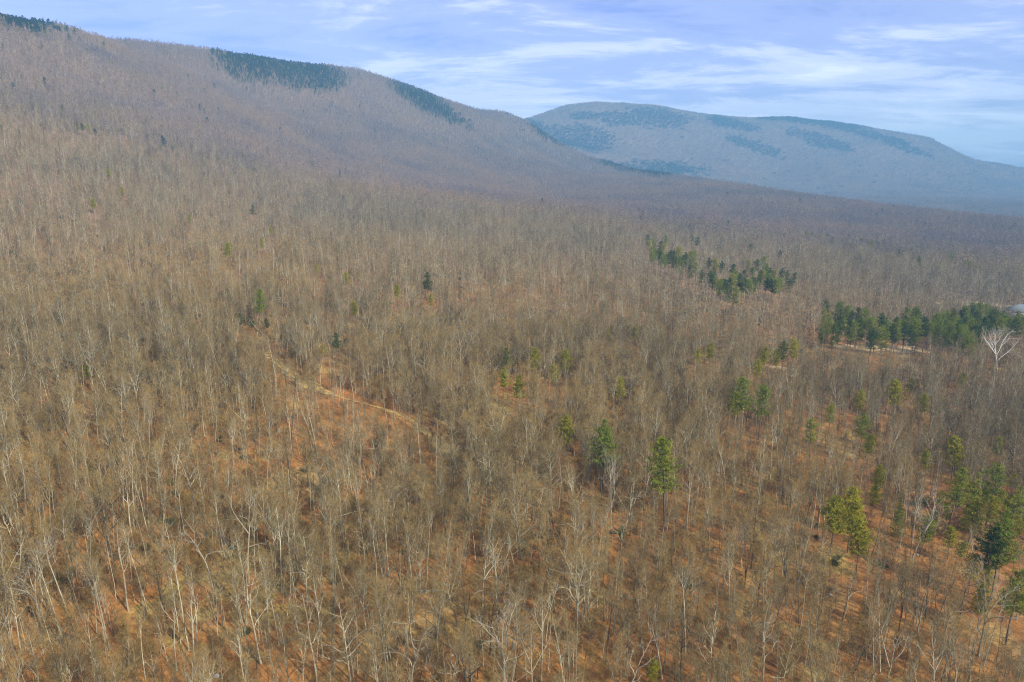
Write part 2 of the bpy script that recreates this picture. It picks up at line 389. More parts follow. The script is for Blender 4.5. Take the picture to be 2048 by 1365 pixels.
# ------------------------------------------------------------------ trees: growth
class MB:
    def __init__(s): s.V, s.F = [], []
    def tube(s, pts, rad, sides):
        pts = [np.asarray(p, float) for p in pts]; base = len(s.V)
        for i, p in enumerate(pts):
            d = pts[min(i + 1, len(pts) - 1)] - pts[max(i - 1, 0)]; d = d / (np.linalg.norm(d) + 1e-9)
            u = np.cross(d, (0.31, 0.95, 0.05) if abs(d[2]) > 0.5 else (0, 0, 1.0)); u /= np.linalg.norm(u) + 1e-9; w = np.cross(d, u)
            for k in range(sides):
                a = 2 * math.pi * k / sides; s.V.append(p + rad[i] * (u * math.cos(a) + w * math.sin(a)))
        for i in range(len(pts) - 1):
            for k in range(sides):
                k2 = (k + 1) % sides; o = base + i * sides
                s.F.append((o + k, o + k2, o + sides + k2, o + sides + k))
    def blade(s, p, d, length, w, rng):
        n = np.cross(d, rng.normal(size=3)); n /= np.linalg.norm(n) + 1e-9; b = len(s.V)
        s.V += [p - n * w * 0.5, p + n * w * 0.5, p + d * length]; s.F.append((b, b + 1, b + 2))
    def leaf(s, p, d, length, w, rng):
        n = np.cross(d, rng.normal(size=3)); n /= np.linalg.norm(n) + 1e-9; b = len(s.V)
        s.V += [p, p + d * length * 0.5 + n * w * 0.5, p + d * length, p + d * length * 0.5 - n * w * 0.5]; s.F.append((b, b + 1, b + 2, b + 3))
def unit(v): return v / (np.linalg.norm(v) + 1e-9)
def path_of(p, d, length, n, wob, up, rng):
    pts, d = [np.array(p, float)], unit(np.array(d, float))
    for _ in range(n):
        d = unit(d + rng.normal(size=3) * wob + np.array([0, 0, up])); pts.append(pts[-1] + d * length / n)
    return pts
def side_dir(d, ang, rng):
    v = np.cross(d, rng.normal(size=3)); return unit(d * math.cos(ang) + unit(v) * math.sin(ang))
STYLE = {
    #           clear  limbs len   ang        sub tw  wob   up    twiglen r
    'spread':  (0.36, 13, 0.31, (35, 68), 6, 7, 0.20, 0.10, 0.85, 0.0095),
    'oak':     (0.28, 11, 0.37, (42, 75), 7, 7, 0.28, 0.07, 0.80, 0.0120),
    'slender': (0.52, 11, 0.19, (25, 50), 5, 6, 0.15, 0.14, 0.80, 0.0082),
    'pole':    (0.70, 7, 0.14, (20, 42), 4, 5, 0.12, 0.15, 0.70, 0.0075),
    'snag':    (0.42, 7, 0.26, (30, 60), 4, 1, 0.30, 0.08, 0.90, 0.0110),
    'white':   (0.26, 9, 0.50, (28, 52), 7, 3, 0.20, 0.10, 1.00, 0.0140),
    'sapling': (0.45, 8, 0.20, (25, 50), 2, 3, 0.16, 0.12, 0.55, 0.0062),
    'small':   (0.22, 12, 0.38, (30, 60), 6, 7, 0.20, 0.12, 0.70, 0.0080),
}
def bare_tree(seed, style, H, lod):
    rng = np.random.default_rng(seed); W, T = MB(), MB()
    clear, nl, ll, (a0, a1), ns, nt, wob, up, tl, r = STYLE[style]
    r0 = r * H
    forked = rng.random() < (0.5 if style in ('oak', 'snag', 'spread', 'white') else 0.25)
    sway = {'oak': 0.07, 'snag': 0.075, 'spread': 0.055, 'white': 0.06}.get(style, 0.035)
    tn = 10 if lod == 0 else (5 if lod == 1 else 3)
    tr = path_of((0, 0, -0.6), (rng.normal() * 0.04, rng.normal() * 0.04, 1), H * 0.94 + 0.6, tn, sway, 0.03, rng)
    sides = (6, 4, 3)[lod]
    rad = [r0 * (1.25 if i == 0 else 1) * (1 - 0.86 * (i / tn) ** 0.9) for i in range(tn + 1)]
    W.tube(tr, rad, sides)
    if lod == 1: nl, ns, nt = int(nl * 0.8), max(2, ns - 2), max(1, nt - 1)
    if lod == 2: nl, ns, nt = max(4, int(nl * 0.65)), 0, 8 if nt > 2 else 2
    wfac = (1.0, 2.8, 4.4)[lod]
    tw = (0.032, 0.034, 0.034)[lod] * wfac
    az = rng.random() * 6.28
    for i in range(nl):
        f = clear + (0.97 - clear) * ((i + rng.random()) / nl)
        k = f * tn; j = min(int(k), tn - 1); p = tr[j] * (1 - (k - j)) + tr[j + 1] * (k - j)
        az += 2.4 + rng.normal() * 0.5
        rel = (f - clear) / (1 - clear)
        ang = math.radians(a0 + (a1 - a0) * rng.random()) * (1 - 0.35 * rel)
        ln = ll * H * (1.05 - 0.62 * rel) * (0.65 + 0.6 * rng.random())
        if forked and i in (1, 2): ln *= 1.5; ang *= 0.6
        d = np.array([math.cos(az) * math.sin(ang), math.sin(az) * math.sin(ang), math.cos(ang)])
        m = (5, 3, 2)[lod]
        lp = path_of(p, d, ln, m, wob, up, rng)
        lr = min(rad[j] * 0.72, 0.019 * ln + 0.04) * (1.35 if forked and i in (1, 2) else 1)
        W.tube(lp, [lr * (1 - 0.8 * q / m) * (1 if lod < 2 else 1.6) for q in range(m + 1)], (5, 3, 3)[lod])
        if lod == 2:
            for q in range(nt * 4):
                s = 0.25 + 0.75 * rng.random(); kk = s * m; jj = min(int(kk), m - 1); pp = lp[jj] * (1 - (kk - jj)) + lp[jj + 1] * (kk - jj)
                T.blade(pp, unit(side_dir(unit(lp[jj + 1] - lp[jj]), math.radians(25 + 45 * rng.random()), rng) + np.array([0, 0, 0.25])), tl * 1.9 * (0.6 + 0.8 * rng.random()), tw, rng)
            continue
        for q in range(ns):
            s = 0.22 + 0.78 * (q + rng.random()) / ns; kk = s * m; jj = min(int(kk), m - 1)
            pp = lp[jj] * (1 - (kk - jj)) + lp[jj + 1] * (kk - jj); dd = unit(lp[jj + 1] - lp[jj])
            sl = ln * (0.55 - 0.25 * s) * (0.6 + 0.7 * rng.random()) + 0.4
            sd = unit(side_dir(dd, math.radians(28 + 35 * rng.random()), rng) + np.array([0, 0, 0.18]))
            m2 = 3 if lod == 0 else 2
            spth = path_of(pp, sd, sl, m2, wob * 1.1, up * 0.8, rng)
            sr = lr * 0.5 * (1 - 0.4 * s)
            W.tube(spth, [max(sr * (1 - 0.8 * x / m2), 0.006) * (1 if lod == 0 else 1.3) for x in range(m2 + 1)], 3)
            for w_ in range(nt):
                s2 = (w_ + rng.random()) / nt; k3 = s2 * m2; j3 = min(int(k3), m2 - 1)
                p3 = spth[j3] * (1 - (k3 - j3)) + spth[j3 + 1] * (k3 - j3); d3 = unit(spth[j3 + 1] - spth[j3])
                td = unit(side_dir(d3, math.radians(20 + 40 * rng.random()), rng) + np.array([0, 0, 0.15]))
                L3 = tl * (0.6 + 0.8 * rng.random()) * (1 if lod == 0 else 1.35)
                T.blade(p3, td, L3, tw, rng)
                if lod == 0 and nt > 2:
                    for _ in range(3):
                        q3 = p3 + td * L3 * (0.15 + 0.6 * rng.random())
                        T.blade(q3, unit(side_dir(td, math.radians(25 + 35 * rng.random()), rng) + np.array([0, 0, 0.1])), L3 * (0.4 + 0.5 * rng.random()), tw * 0.8, rng)
    if not T.F: T.blade(tr[-1], np.array([0, 0, 1.0]), 0.6, tw, rng)
    return W, T
def pine(seed, kind, H, lod):
    """kind white: tiered whorls of long boughs on a straight stem; scrub: short bushy round-headed pine; cone: pointed, foliage to the ground"""
    rng = np.random.default_rng(seed); W, T = MB(), MB()
    clear = {'white': 0.48, 'scrub': 0.42, 'cone': 0.08}[kind]
    R = {'white': 0.20, 'scrub': 0.205, 'cone': 0.17}[kind] * H
    tn = 6 if lod == 0 else 3
    tr = path_of((0, 0, -0.5), (rng.normal() * 0.03, rng.normal() * 0.03, 1), H + 0.3, tn, 0.02 if kind != 'scrub' else 0.05, 0.02, rng)
    W.tube(tr, [0.0115 * H * (1 - 0.9 * i / tn) + 0.01 for i in range(tn + 1)], 6 if lod == 0 else 4)
    nw = {'white': 11, 'scrub': 9, 'cone': 15}[kind]
    if lod: nw = int(nw * 0.7)
    az = rng.random() * 6.28
    for i in range(nw):
        f = clear + (0.985 - clear) * i / (nw - 1); rel = (f - clear) / (1 - clear)
        if kind == 'white': shape = (0.55 + 0.5 * math.sin(min(rel * 1.9, 1.57))) * (1 - rel ** 2.4) + 0.10
        elif kind == 'scrub': shape = math.sqrt(max(0.0, 1 - (2 * rel - 0.85) ** 2 * 0.62)) * (1 - 0.35 * rel ** 3)
        else: shape = 1.02 - 0.93 * rel
        nb = (5 if lod == 0 else 4) if kind != 'cone' else (6 if lod == 0 else 4)
        gap = rng.random() < 0.18 and kind == 'white'
        for b_ in range(nb):
            az += 6.283 / nb + rng.normal() * 0.3
            ln = R * shape * (0.62 + 0.62 * rng.random()) * (0.5 if gap else 1)
            k = f * tn; j = min(int(k), tn - 1); p = tr[j] * (1 - (k - j)) + tr[j + 1] * (k - j)
            rise = {'white': 0.12, 'scrub': 0.25, 'cone': 0.05}[kind] + 0.75 * rel ** 1.6 + rng.normal() * 0.12
            d = unit(np.array([math.cos(az), math.sin(az), rise]))
            m = 3 if lod == 0 else 2
            bp = path_of(p, d, ln, m, 0.10, 0.07, rng)
            W.tube(bp, [0.012 * ln + 0.012, 0.008 * ln + 0.01] + [0.008] * (m - 1), 3)
            ntuft = max(3, int(ln * (5.5 if lod == 0 else 1.6)))
            for q in range(ntuft):
                s = 0.22 + 0.80 * (q + rng.random()) / ntuft; kk = min(s, 1) * m; jj = min(int(kk), m - 1)
                c = bp[jj] * (1 - (kk - jj)) + bp[jj + 1] * (kk - jj) + rng.normal(size=3) * np.array([1, 1, 0.35]) * (0.14 + 0.13 * ln * min(s, 1)) * (1 if kind != 'scrub' else 1.25)
                nl = 10 if lod == 0 else 4
                for _ in range(nl):
                    dd = unit(rng.normal(size=3) + d * 0.5 + np.array([0, 0, 0.45]))
                    if lod == 0: T.leaf(c, dd, 0.40 * (0.7 + 0.6 * rng.random()), 0.15, rng)
                    else: T.leaf(c, dd, 0.95 * (0.7 + 0.6 * rng.random()), 0.42, rng)
    return W, T
def brush(seed, H, green, lod=0):
    rng = np.random.default_rng(seed); W, T = MB(), MB()
    for _ in range(5 if not lod else 3):
        a = rng.random() * 6.28; d = unit(np.array([math.cos(a) * 0.6, math.sin(a) * 0.6, 1.0]))
        st = path_of((math.cos(a) * 0.2, math.sin(a) * 0.2, -0.2), d, H * (0.6 + 0.5 * rng.random()), 3, 0.2, 0.05, rng)
        W.tube(st, [0.03, 0.022, 0.015, 0.008], 3)
        for q in range(16 if not lod else 8):
            s = 0.2 + 0.8 * rng.random(); kk = s * 3; jj = min(int(kk), 2); p = st[jj] * (1 - (kk - jj)) + st[jj + 1] * (kk - jj)
            td = unit(side_dir(unit(st[jj + 1] - st[jj]), math.radians(25 + 45 * rng.random()), rng) + np.array([0, 0, 0.2]))
            if green:
                for _2 in range(5):
                    T.leaf(p + td * H * 0.22 * rng.random() + rng.normal(size=3) * 0.10 * H, unit(rng.normal(size=3)), 0.30, 0.17, rng)
            else:
                T.blade(p, td, H * (0.2 + 0.25 * rng.random()), 0.028 if not lod else 0.05, rng)
                for _2 in range(2 if not lod else 1): T.blade(p + td * H * 0.1, unit(side_dir(td, 0.6, rng)), H * (0.12 + 0.15 * rng.random()), 0.022, rng)
    return W, T
def clump(seed, evergreen):
    """a far piece of wood, several crowns side by side"""
    rng = np.random.default_rng(seed); W, T = MB(), MB()
    for i in range(7):
        a = rng.random() * 6.28; r_ = 11 * math.sqrt(rng.random()); c = np.array([r_ * math.cos(a), r_ * math.sin(a), 0]); H = 12 + 6 * rng.random()
        W.tube([c + (0, 0, -3), c + (0, 0, H * 0.85)], [0.22, 0.08], 3)
        for q in range(60):
            u = unit(rng.normal(size=3)); p = c + np.array([u[0] * 2.9, u[1] * 2.9, H * 0.68 + u[2] * H * 0.28]) * np.array([1, 1, 1])
            if evergreen: T.leaf(p, unit(rng.normal(size=3) + (0, 0, 0.3)), 1.7, 0.8, rng)
            else: T.blade(p - u * 1.2, unit(u + (0, 0, 0.6) + rng.normal(size=3) * 0.4), 2.4, 0.24, rng)
    return W, T
def joined(name, W, T, wm, tm):
    V = np.vstack([np.array(W.V), np.array(T.V)]); o = len(W.V)
    F = W.F + [tuple(i + o for i in f) for f in T.F]
    return mesh_of(name, V, F, [wm, tm], [0] * len(W.F) + [1] * len(T.F))
class Proto:
    """one grown shape: trunk mesh and crown mesh for single trees, one joined mesh for the mass of the wood"""
    def __init__(s, name, W, T, wm, tm):
        s.name, s.W, s.T, s.wm, s.tm, s._p, s._j = name, W, T, wm, tm, None, None
    def parts(s):
        if s._p is None: s._p = (mesh_of('trunk', s.W.V, s.W.F, [s.wm], None, True), mesh_of('crown', s.T.V, s.T.F, [s.tm]))
        return s._p
    def mesh(s):
        if s._j is None: s._j = joined(s.name, s.W, s.T, s.wm, s.tm)
        return s._j
def place(name, proto, loc, rz, s, label, cat, group, lean=(0, 0)):
    e = empty(name, loc, rz, s, lean); tag(e, label, cat, group)
    tm_, cm_ = proto.parts()
    obj('trunk', tm_, e); obj('crown', cm_, e)
    return e
def stuff(name, label, protos, idx, xyz, rz, scl):
    """the uncountable rest of a wood: one object that sets its shapes out on points"""
    coll = bpy.data.collections.new(name + '_shapes')
    for i, p in enumerate(protos):
        o = bpy.data.objects.new(f'{name}_shape_{i:02d}', p.mesh()); coll.objects.link(o)
    me = bpy.data.meshes.new(name); n = len(xyz); lean_ = np.random.default_rng(n)
    me.vertices.add(n); me.vertices.foreach_set('co', np.asarray(xyz, np.float32).ravel())
    for nm, ty, val, key in (('shape', 'INT', np.asarray(idx, np.int32), 'value'), ('turn', 'FLOAT_VECTOR', np.column_stack([lean_.normal(size=n) * 0.045, lean_.normal(size=n) * 0.045, rz]).astype(np.float32).ravel(), 'vector'), ('size', 'FLOAT', np.asarray(scl, np.float32), 'value')):
        at_ = me.attributes.new(nm, ty, 'POINT'); at_.data.foreach_set(key, val)
    o = obj(name, me); tag(o, label, None, None, 'stuff')
    g = bpy.data.node_groups.new(name, 'GeometryNodeTree')
    g.interface.new_socket('Geometry', in_out='INPUT', socket_type='NodeSocketGeometry'); g.interface.new_socket('Geometry', in_out='OUTPUT', socket_type='NodeSocketGeometry')
    gi, go = g.nodes.new('NodeGroupInput'), g.nodes.new('NodeGroupOutput')
    iop = g.nodes.new('GeometryNodeInstanceOnPoints'); ci = g.nodes.new('GeometryNodeCollectionInfo')
    ci.inputs['Collection'].default_value = coll; ci.inputs['Separate Children'].default_value = True; ci.inputs['Reset Children'].default_value = True
    def attr(nm, ty):
        a = g.nodes.new('GeometryNodeInputNamedAttribute'); a.data_type = ty; a.inputs['Name'].default_value = nm; return a.outputs['Attribute']
    g.links.new(gi.outputs[0], iop.inputs['Points']); g.links.new(ci.outputs[0], iop.inputs['Instance']); iop.inputs['Pick Instance'].default_value = True
    g.links.new(attr('shape', 'INT'), iop.inputs['Instance Index']); g.links.new(attr('turn', 'FLOAT_VECTOR'), iop.inputs['Rotation']); g.links.new(attr('size', 'FLOAT'), iop.inputs['Scale'])
    g.links.new(iop.outputs[0], go.inputs[0])
    md = o.modifiers.new('set_out', 'NODES'); md.node_group = g
    return o

# ------------------------------------------------------------------ the grown shapes
def protos(style, n, H, lod, seed, wm, tm):
    rng = np.random.default_rng(seed); out = []
    for i in range(n):
        h = H[0] + (H[1] - H[0]) * (i + 0.5) / n
        W, T = bare_tree(seed * 100 + i, style, h, lod); p = Proto(style, W, T, wm, tm); p.H = h; p.style = style; out.append(p)
    return out
HARD = protos('spread', 9, (15, 20), 0, 1, BARK, TWIG) + protos('oak', 8, (13, 19), 0, 2, BARK, TWIG)
SLEN = protos('slender', 8, (17, 22), 0, 3, BARK, TWIG) + protos('pole', 5, (16, 21), 0, 4, BARK, TWIG) + protos('slender', 3, (17, 21), 0, 5, PALE, TWIG)
SNAG = protos('snag', 5, (13, 18), 0, 6, PALE, PALETWIG)
WHITE = protos('white', 3, (16, 19), 0, 7, PALE, PALETWIG)
STARK = protos('white', 1, (20, 22), 0, 71, WHITEBARK, WHITEBARK)
SMALL = protos('small', 8, (5, 10), 0, 8, BARK, FUZZ)
SAPL = protos('sapling', 6, (6, 12), 0, 9, BARK, TWIG)
HARD1 = protos('spread', 4, (16, 20), 1, 11, BARK, TWIG) + protos('oak', 3, (15, 19), 1, 12, BARK, TWIG) + protos('slender', 4, (18, 22), 1, 13, BARK, TWIG) + protos('slender', 2, (18, 22), 1, 14, PALE, TWIG) + protos('snag', 1, (15, 17), 1, 15, PALE, PALETWIG) + protos('small', 4, (7, 10), 1, 16, BARK, FUZZ)
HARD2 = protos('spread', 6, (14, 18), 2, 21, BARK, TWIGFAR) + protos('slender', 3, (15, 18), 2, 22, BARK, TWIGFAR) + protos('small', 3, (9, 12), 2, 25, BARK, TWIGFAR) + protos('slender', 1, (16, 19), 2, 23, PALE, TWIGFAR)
def pine_protos(kind, n, H, lod, seed, tm):
    out = []
    for i in range(n):
        h = H[0] + (H[1] - H[0]) * (i + 0.5) / n
        W, T = pine(seed * 100 + i, kind, h, lod); p = Proto('pine_' + kind, W, T, PINEBARK, tm); p.H = h; out.append(p)
    return out
P_WHITE, P_SCRUB, P_CONE = pine_protos('white', 4, (21, 24), 0, 31, NEEDLE), pine_protos('scrub', 4, (12, 14), 0, 32, YELLOW), pine_protos('cone', 2, (17, 19), 0, 33, NEEDLE)
P_GROVE = pine_protos('white', 3, (17, 19), 0, 34, DEEP) + pine_protos('scrub', 2, (14, 16), 0, 35, NEEDLE) + pine_protos('scrub', 1, (14, 15), 0, 41, YELLOW)
P_DEEP = pine_protos('white', 2, (18, 20), 0, 36, DEEP)
P_FAR = pine_protos('scrub', 3, (14, 16), 1, 37, SHADEGREEN) + pine_protos('white', 2, (16, 19), 1, 38, SHADEGREEN) + pine_protos('scrub', 1, (12, 14), 1, 39, NEEDLE)
CLUMP, CLUMP_E = [], []
for i in range(4):
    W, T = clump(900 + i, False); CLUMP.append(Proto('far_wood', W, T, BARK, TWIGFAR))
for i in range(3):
    W, T = clump(950 + i, True); CLUMP_E.append(Proto('far_shade_evergreens', W, T, PINEBARK, SHADEGREEN))  # dark crowns that paint cloud shade on the far mountain

# ------------------------------------------------------------------ pines and pale trees one can point at
RNG = np.random.default_rng(2024)
ORD = 'first second third fourth fifth sixth seventh eighth ninth tenth eleventh twelfth thirteenth fourteenth fifteenth sixteenth seventeenth eighteenth nineteenth'.split()
TENS = {20: ('twentieth', 'twenty'), 30: ('thirtieth', 'thirty'), 40: ('fortieth', 'forty'), 50: ('fiftieth', 'fifty'), 60: ('sixtieth', 'sixty'), 70: ('seventieth', 'seventy'), 80: ('eightieth', 'eighty'), 90: ('ninetieth', 'ninety')}
def ordinal(n):
    if n < 20: return ORD[n - 1]
    a, b = divmod(n, 10); return TENS[a * 10][0] if b == 0 else TENS[a * 10][1] + '-' + ORD[b - 1]
TAKEN, MARKS, SHOWN = [], [], []                                   # ground already used; landmarks for labels
def stand(px, py, H): 
    p = foot_of(px, py, H); return p
def put_pine(px, py, fam, k, H, label, group=None, mark=None, name='pine_tree'):
    pr = fam[k % len(fam)]; pr.H = getattr(pr, 'H', H); p = stand(px, py, H)
    place(name, pr, p, RNG.random() * 6.28, H / pr.H, label, 'pine' if name == 'pine_tree' else 'tree', group)
    TAKEN.append((p[0], p[1], 2.6)); SHOWN.append((p, H, 0.22 * H, 0.72 if group else 0.45, 0.93))
    if mark: MARKS.append((mark, p))
    return p
put_pine(1340, 874, P_WHITE, 0, 24, 'tallest tiered green pine standing alone on orange leaf litter', None, 'the tallest tiered pine')
put_pine(1210, 843, P_WHITE, 1, 22, 'bushy-topped green pine casting a dark blot of shade beside it', None, 'the bushy-topped pine')
put_pine(1490, 757, P_WHITE, 2, 21, 'dark feathery pine, taller of the close pair on the middle slope', None, 'the close pine pair')
put_pine(1526, 770, P_WHITE, 3, 19, 'dark feathery pine, shorter and rightward of the close pair')
put_pine(1470, 790, P_SCRUB, 0, 12, 'small yellowish pine at the foot of the close dark pair')
put_pine(1673, 997, P_SCRUB, 1, 14, 'large round yellow-green pine, biggest of the bright clump', None, 'the bright yellow-green pine clump')
put_pine(1700, 978, P_SCRUB, 2, 13, 'small round-topped pine behind the bright yellow-green clump')
put_pine(1708, 1003, P_SCRUB, 3, 13, 'narrow yellow pine squeezed against the right of the bright clump')
put_pine(1726, 1042, P_SCRUB, 0, 13, 'drooping yellow-green pine just below the bright clump')
put_pine(2013, 1030, P_WHITE, 1, 20, 'massive dark pine with bright right flank near the lower right edge', None, 'the massive dark pine')
put_pine(1988, 1058, P_DEEP, 0, 17, 'deep green pine in the shade of the massive dark pine')
put_pine(2040, 1140, P_WHITE, 2, 16, 'light green pine below the massive dark pine at the edge')
put_pine(1915, 940, P_WHITE, 0, 17, 'soft green pine behind silvery bare branches, leftmost of the hazy thicket', None, 'the hazy green thicket')
put_pine(1958, 945, P_CONE, 0, 16, 'soft pale green conical pine in the middle of the hazy thicket')
put_pine(1992, 930, P_WHITE, 3, 17, 'tall soft green pine at the top of the hazy thicket')
put_pine(2036, 975, P_WHITE, 1, 18, 'green pine cut by the frame beside the hazy thicket')
put_pine(1950, 1000, P_SCRUB, 2, 12, 'low yellow-green pine at the foot of the hazy thicket')
put_pine(1806, 995, P_CONE, 1, 11, 'slim dark green pine under twisted pale branches')
put_pine(1968, 1180, P_SCRUB, 3, 9, 'little olive pine below the massive dark pine, among bare stems')
put_pine(1240, 757, P_SCRUB, 1, 12, 'round bright pine alone above the bushy-topped pine', None, 'the lone round bright pine')
put_pine(1128, 835, P_SCRUB, 2, 13, 'pale yellow-green pine on a thin stem left of the bushy-topped pine', None, 'the thin-stemmed pale pine')
put_pine(1016, 699, P_DEEP, 1, 13, 'dark flat-topped pine on the middle slope above the broad pale tree', None, 'the flat-topped dark pine')
put_pine(1068, 698, P_SCRUB, 3, 13, 'crooked yellow pine between the flat-topped dark pine and its round neighbour')
put_pine(1129, 702, P_SCRUB, 0, 13, 'round yellow-green pine at the right of the mid-slope trio')
put_pine(1038, 755, P_SCRUB, 1, 12, 'small yellow pine in front of the mid-slope trio')
put_pine(1006, 738, P_SCRUB, 2, 11, 'tiny yellow pine sitting below the flat-topped dark pine')
put_pine(1110, 733, P_SCRUB, 3, 11, 'small green pine hidden under the round one of the trio')
put_pine(1796, 763, P_SCRUB, 0, 15, 'upright yellow-green pine below the tan field', None, 'the upright pine below the field')
put_pine(1850, 789, P_SCRUB, 1, 11, 'light green bushy pine right of the upright pine below the field')
put_pine(1729, 828, P_WHITE, 2, 15, 'rounded green pine with a bare trunk amid brown crowns', None, 'the rounded bare-trunked pine')
put_pine(1628, 838, P_WHITE, 3, 14, 'dark green pine leaning beside a pale trunk, left of the rounded one')
put_pine(1722, 784, P_SCRUB, 2, 11, 'dull green pine half hidden in grey crowns above the rounded one')
put_pine(1664, 812, P_SCRUB, 3, 10, 'small yellow tuft-like pine above the dark leaning pine')
put_pine(1916, 878, P_SCRUB, 0, 14, 'broad yellow-green pine on a thin stem above the hazy thicket', None, 'the broad pine above the thicket')
put_pine(1742, 870, P_SCRUB, 1, 10, 'sprawling light green pine below the rounded bare-trunked pine')
put_pine(1858, 905, P_SCRUB, 2, 9, 'thin yellowish young pine left of the broad pine above the thicket')
put_pine(1760, 935, P_SCRUB, 3, 9, 'thin green young pine directly above the bright clump')
put_pine(1750, 975, P_SCRUB, 0, 8, 'squat yellow young pine right of the bright clump')
put_pine(1998, 875, P_SCRUB, 1, 10, 'faint olive pine under purple-grey crowns near the edge')
put_pine(1822, 758, P_SCRUB, 2, 9, 'small yellow pine right behind the upright pine below the field')
put_pine(1925, 748, P_SCRUB, 3, 10, 'small round green pine alone in grey crowns under the white tree')
put_pine(1422, 690, P_SCRUB, 0, 11, 'small yellow pine left of the clearing')
put_pine(1396, 700, P_SCRUB, 1, 10, 'very small olive pine farther left of the clearing')
put_pine(1272, 655, P_SCRUB, 2, 10, 'lone faint green pine high on the middle slope')
put_pine(1215, 660, P_SCRUB, 3, 8, 'tiny dull pine next to the lone faint green one')
put_pine(1570, 684, P_DEEP, 0, 15, 'dark pine, taller of the two by the straw clearing', None, 'the dark pines by the clearing')
put_pine(1590, 680, P_SCRUB, 1, 14, 'olive pine, rightmost of those by the straw clearing')
put_pine(1556, 700, P_SCRUB, 2, 11, 'yellow-green pine in front of the dark pines by the clearing')
put_pine(1530, 694, P_SCRUB, 3, 12, 'round olive pine just left of the straw clearing')
put_pine(1515, 722, P_SCRUB, 0, 11, 'olive pine below the straw clearing')
put_pine(1650, 617, P_CONE, 0, 20, 'bright green pointed pine standing out at the end of the long grove', None, 'the bright pointed pine')
put_pine(1665, 675, P_SCRUB, 1, 8, 'low yellow pine at the foot of the bright pointed pine')
put_pine(854, 546, P_DEEP, 1, 17, 'slim dark green pine high on the left slope', None, 'the slim dark pine')
put_pine(860, 590, P_SCRUB, 2, 9, 'low yellow-green pine under the slim dark pine')
put_pine(793, 571, P_SCRUB, 3, 11, 'yellow pine left of the slim dark pine')
put_pine(709, 604, P_SCRUB, 0, 10, 'small yellow-green pine among pale stems, left of the yellow one')
put_pine(692, 546, P_SCRUB, 1, 11, 'flat green pine far up the left slope')
put_pine(632, 528, P_SCRUB, 2, 9, 'tiny yellow pine above the flat green one')
put_pine(512, 580, P_WHITE, 0, 18, 'tall thin-crowned pine above the dark low evergreens', None, 'the thin-crowned pine')
put_pine(478, 628, P_DEEP, 0, 9, 'dark low evergreen under the thin-crowned pine, leftmost of three')
put_pine(505, 632, P_DEEP, 1, 9, 'dark low evergreen under the thin-crowned pine, middle of three')
put_pine(532, 636, P_DEEP, 0, 8, 'dark low evergreen under the thin-crowned pine, last of three')
put_pine(672, 668, P_DEEP, 1, 11, 'green pine tucked in pale stems above the grassy track', None, 'the green pine above the track')
put_pine(648, 690, P_SCRUB, 3, 7, 'low dark bush-like pine beside the green pine above the track')
put_pine(453, 487, P_SCRUB, 0, 13, 'round green pine on the left slope below the dark spruce-like one')
put_pine(503, 410, P_DEEP, 1, 15, 'dark narrow spruce-like pine on the upper left slope')
put_pine(523, 477, P_SCRUB, 1, 10, 'small yellow pine just below the dark spruce-like one')
put_pine(542, 452, P_SCRUB, 2, 10, 'small yellow pine diagonally right of the dark spruce-like one')
put_pine(185, 398, P_SCRUB, 3, 11, 'bright green pine alone on the far left slope')
put_pine(243, 376, P_SCRUB, 0, 10, 'dim green pine right of the bright one on the far left slope')
put_pine(378, 430, P_SCRUB, 1, 10, 'dim green pine left of the round green one')
put_pine(170, 735, P_SCRUB, 2, 7, 'little bright green evergreen in brown brush at the left', None, 'the little bright evergreen')
put_pine(1306, 1325, P_SCRUB, 3, 6, 'small vivid yellow-green pine at the bottom edge', None, 'the small vivid pine')
put_pine(1242, 1052, P_DEEP, 0, 6, 'dark low evergreen bush among trunks below the bushy-topped pine', None, 'the dark low bush')
for i, (x, y, h, k) in enumerate([(828, 374, 16, 0), (908, 378, 17, 1), (995, 356, 14, 0), (1083, 360, 17, 1), (1095, 392, 13, 0), (1128, 398, 11, 1)]):
    put_pine(x, y, P_DEEP, k, h, f'dark lone pine far up the valley side, {ordinal(i + 1)} from the left of six', 'dark pines dotted up the valley side')
for i, (x, y, h) in enumerate([(122, 208, 13), (152, 243, 14), (163, 247, 14), (176, 252, 15), (190, 258, 13), (232, 250, 13), (245, 258, 13), (215, 338, 12), (560, 315, 12), (588, 335, 12)]):
    put_pine(x, y, P_SCRUB if i % 2 else P_DEEP, i, h, f'green pine on the steep ridge face, {ordinal(i + 1)} from the left of ten', 'pines on the ridge face')
for i, (x, y, h) in enumerate([(138, 68, 19), (146, 56, 20), (158, 74, 17), (192, 92, 17), (206, 84, 19)]):
    put_pine(x, y, P_DEEP, i, h, f'dark pine just under the ridge crest, {ordinal(i + 1)} from the left of five', 'pines under the ridge crest')
put_pine(1628, 640, [Proto('rust', *pine(4444, 'cone', 15, 0), BARK, STRAW)], 0, 15, 'rust-brown pointed tree left of the bright pointed pine', None, None, 'rust_tree')
THICK = [(1885, 985), (1898, 1010), (1925, 975), (1935, 1035), (1945, 965), (1962, 1015), (1975, 975), (1990, 1000), (2005, 985), (2020, 1010), (2030, 950), (2042, 1040), (1905, 1055), (1925, 1085), (1950, 1110), (2035, 1095), (2018, 1175), (1975, 1140), (1870, 1020), (1850, 1040)]
THICK.sort()
for i, (x, y) in enumerate(THICK):
    put_pine(x, y, P_GROVE[3:] + P_SCRUB[:2], i, 5.5 + 4.5 * RNG.random(), f'low bushy evergreen in the thicket at the lower right, {ordinal(i + 1)} from its left end', 'low evergreens of the right-edge thicket')
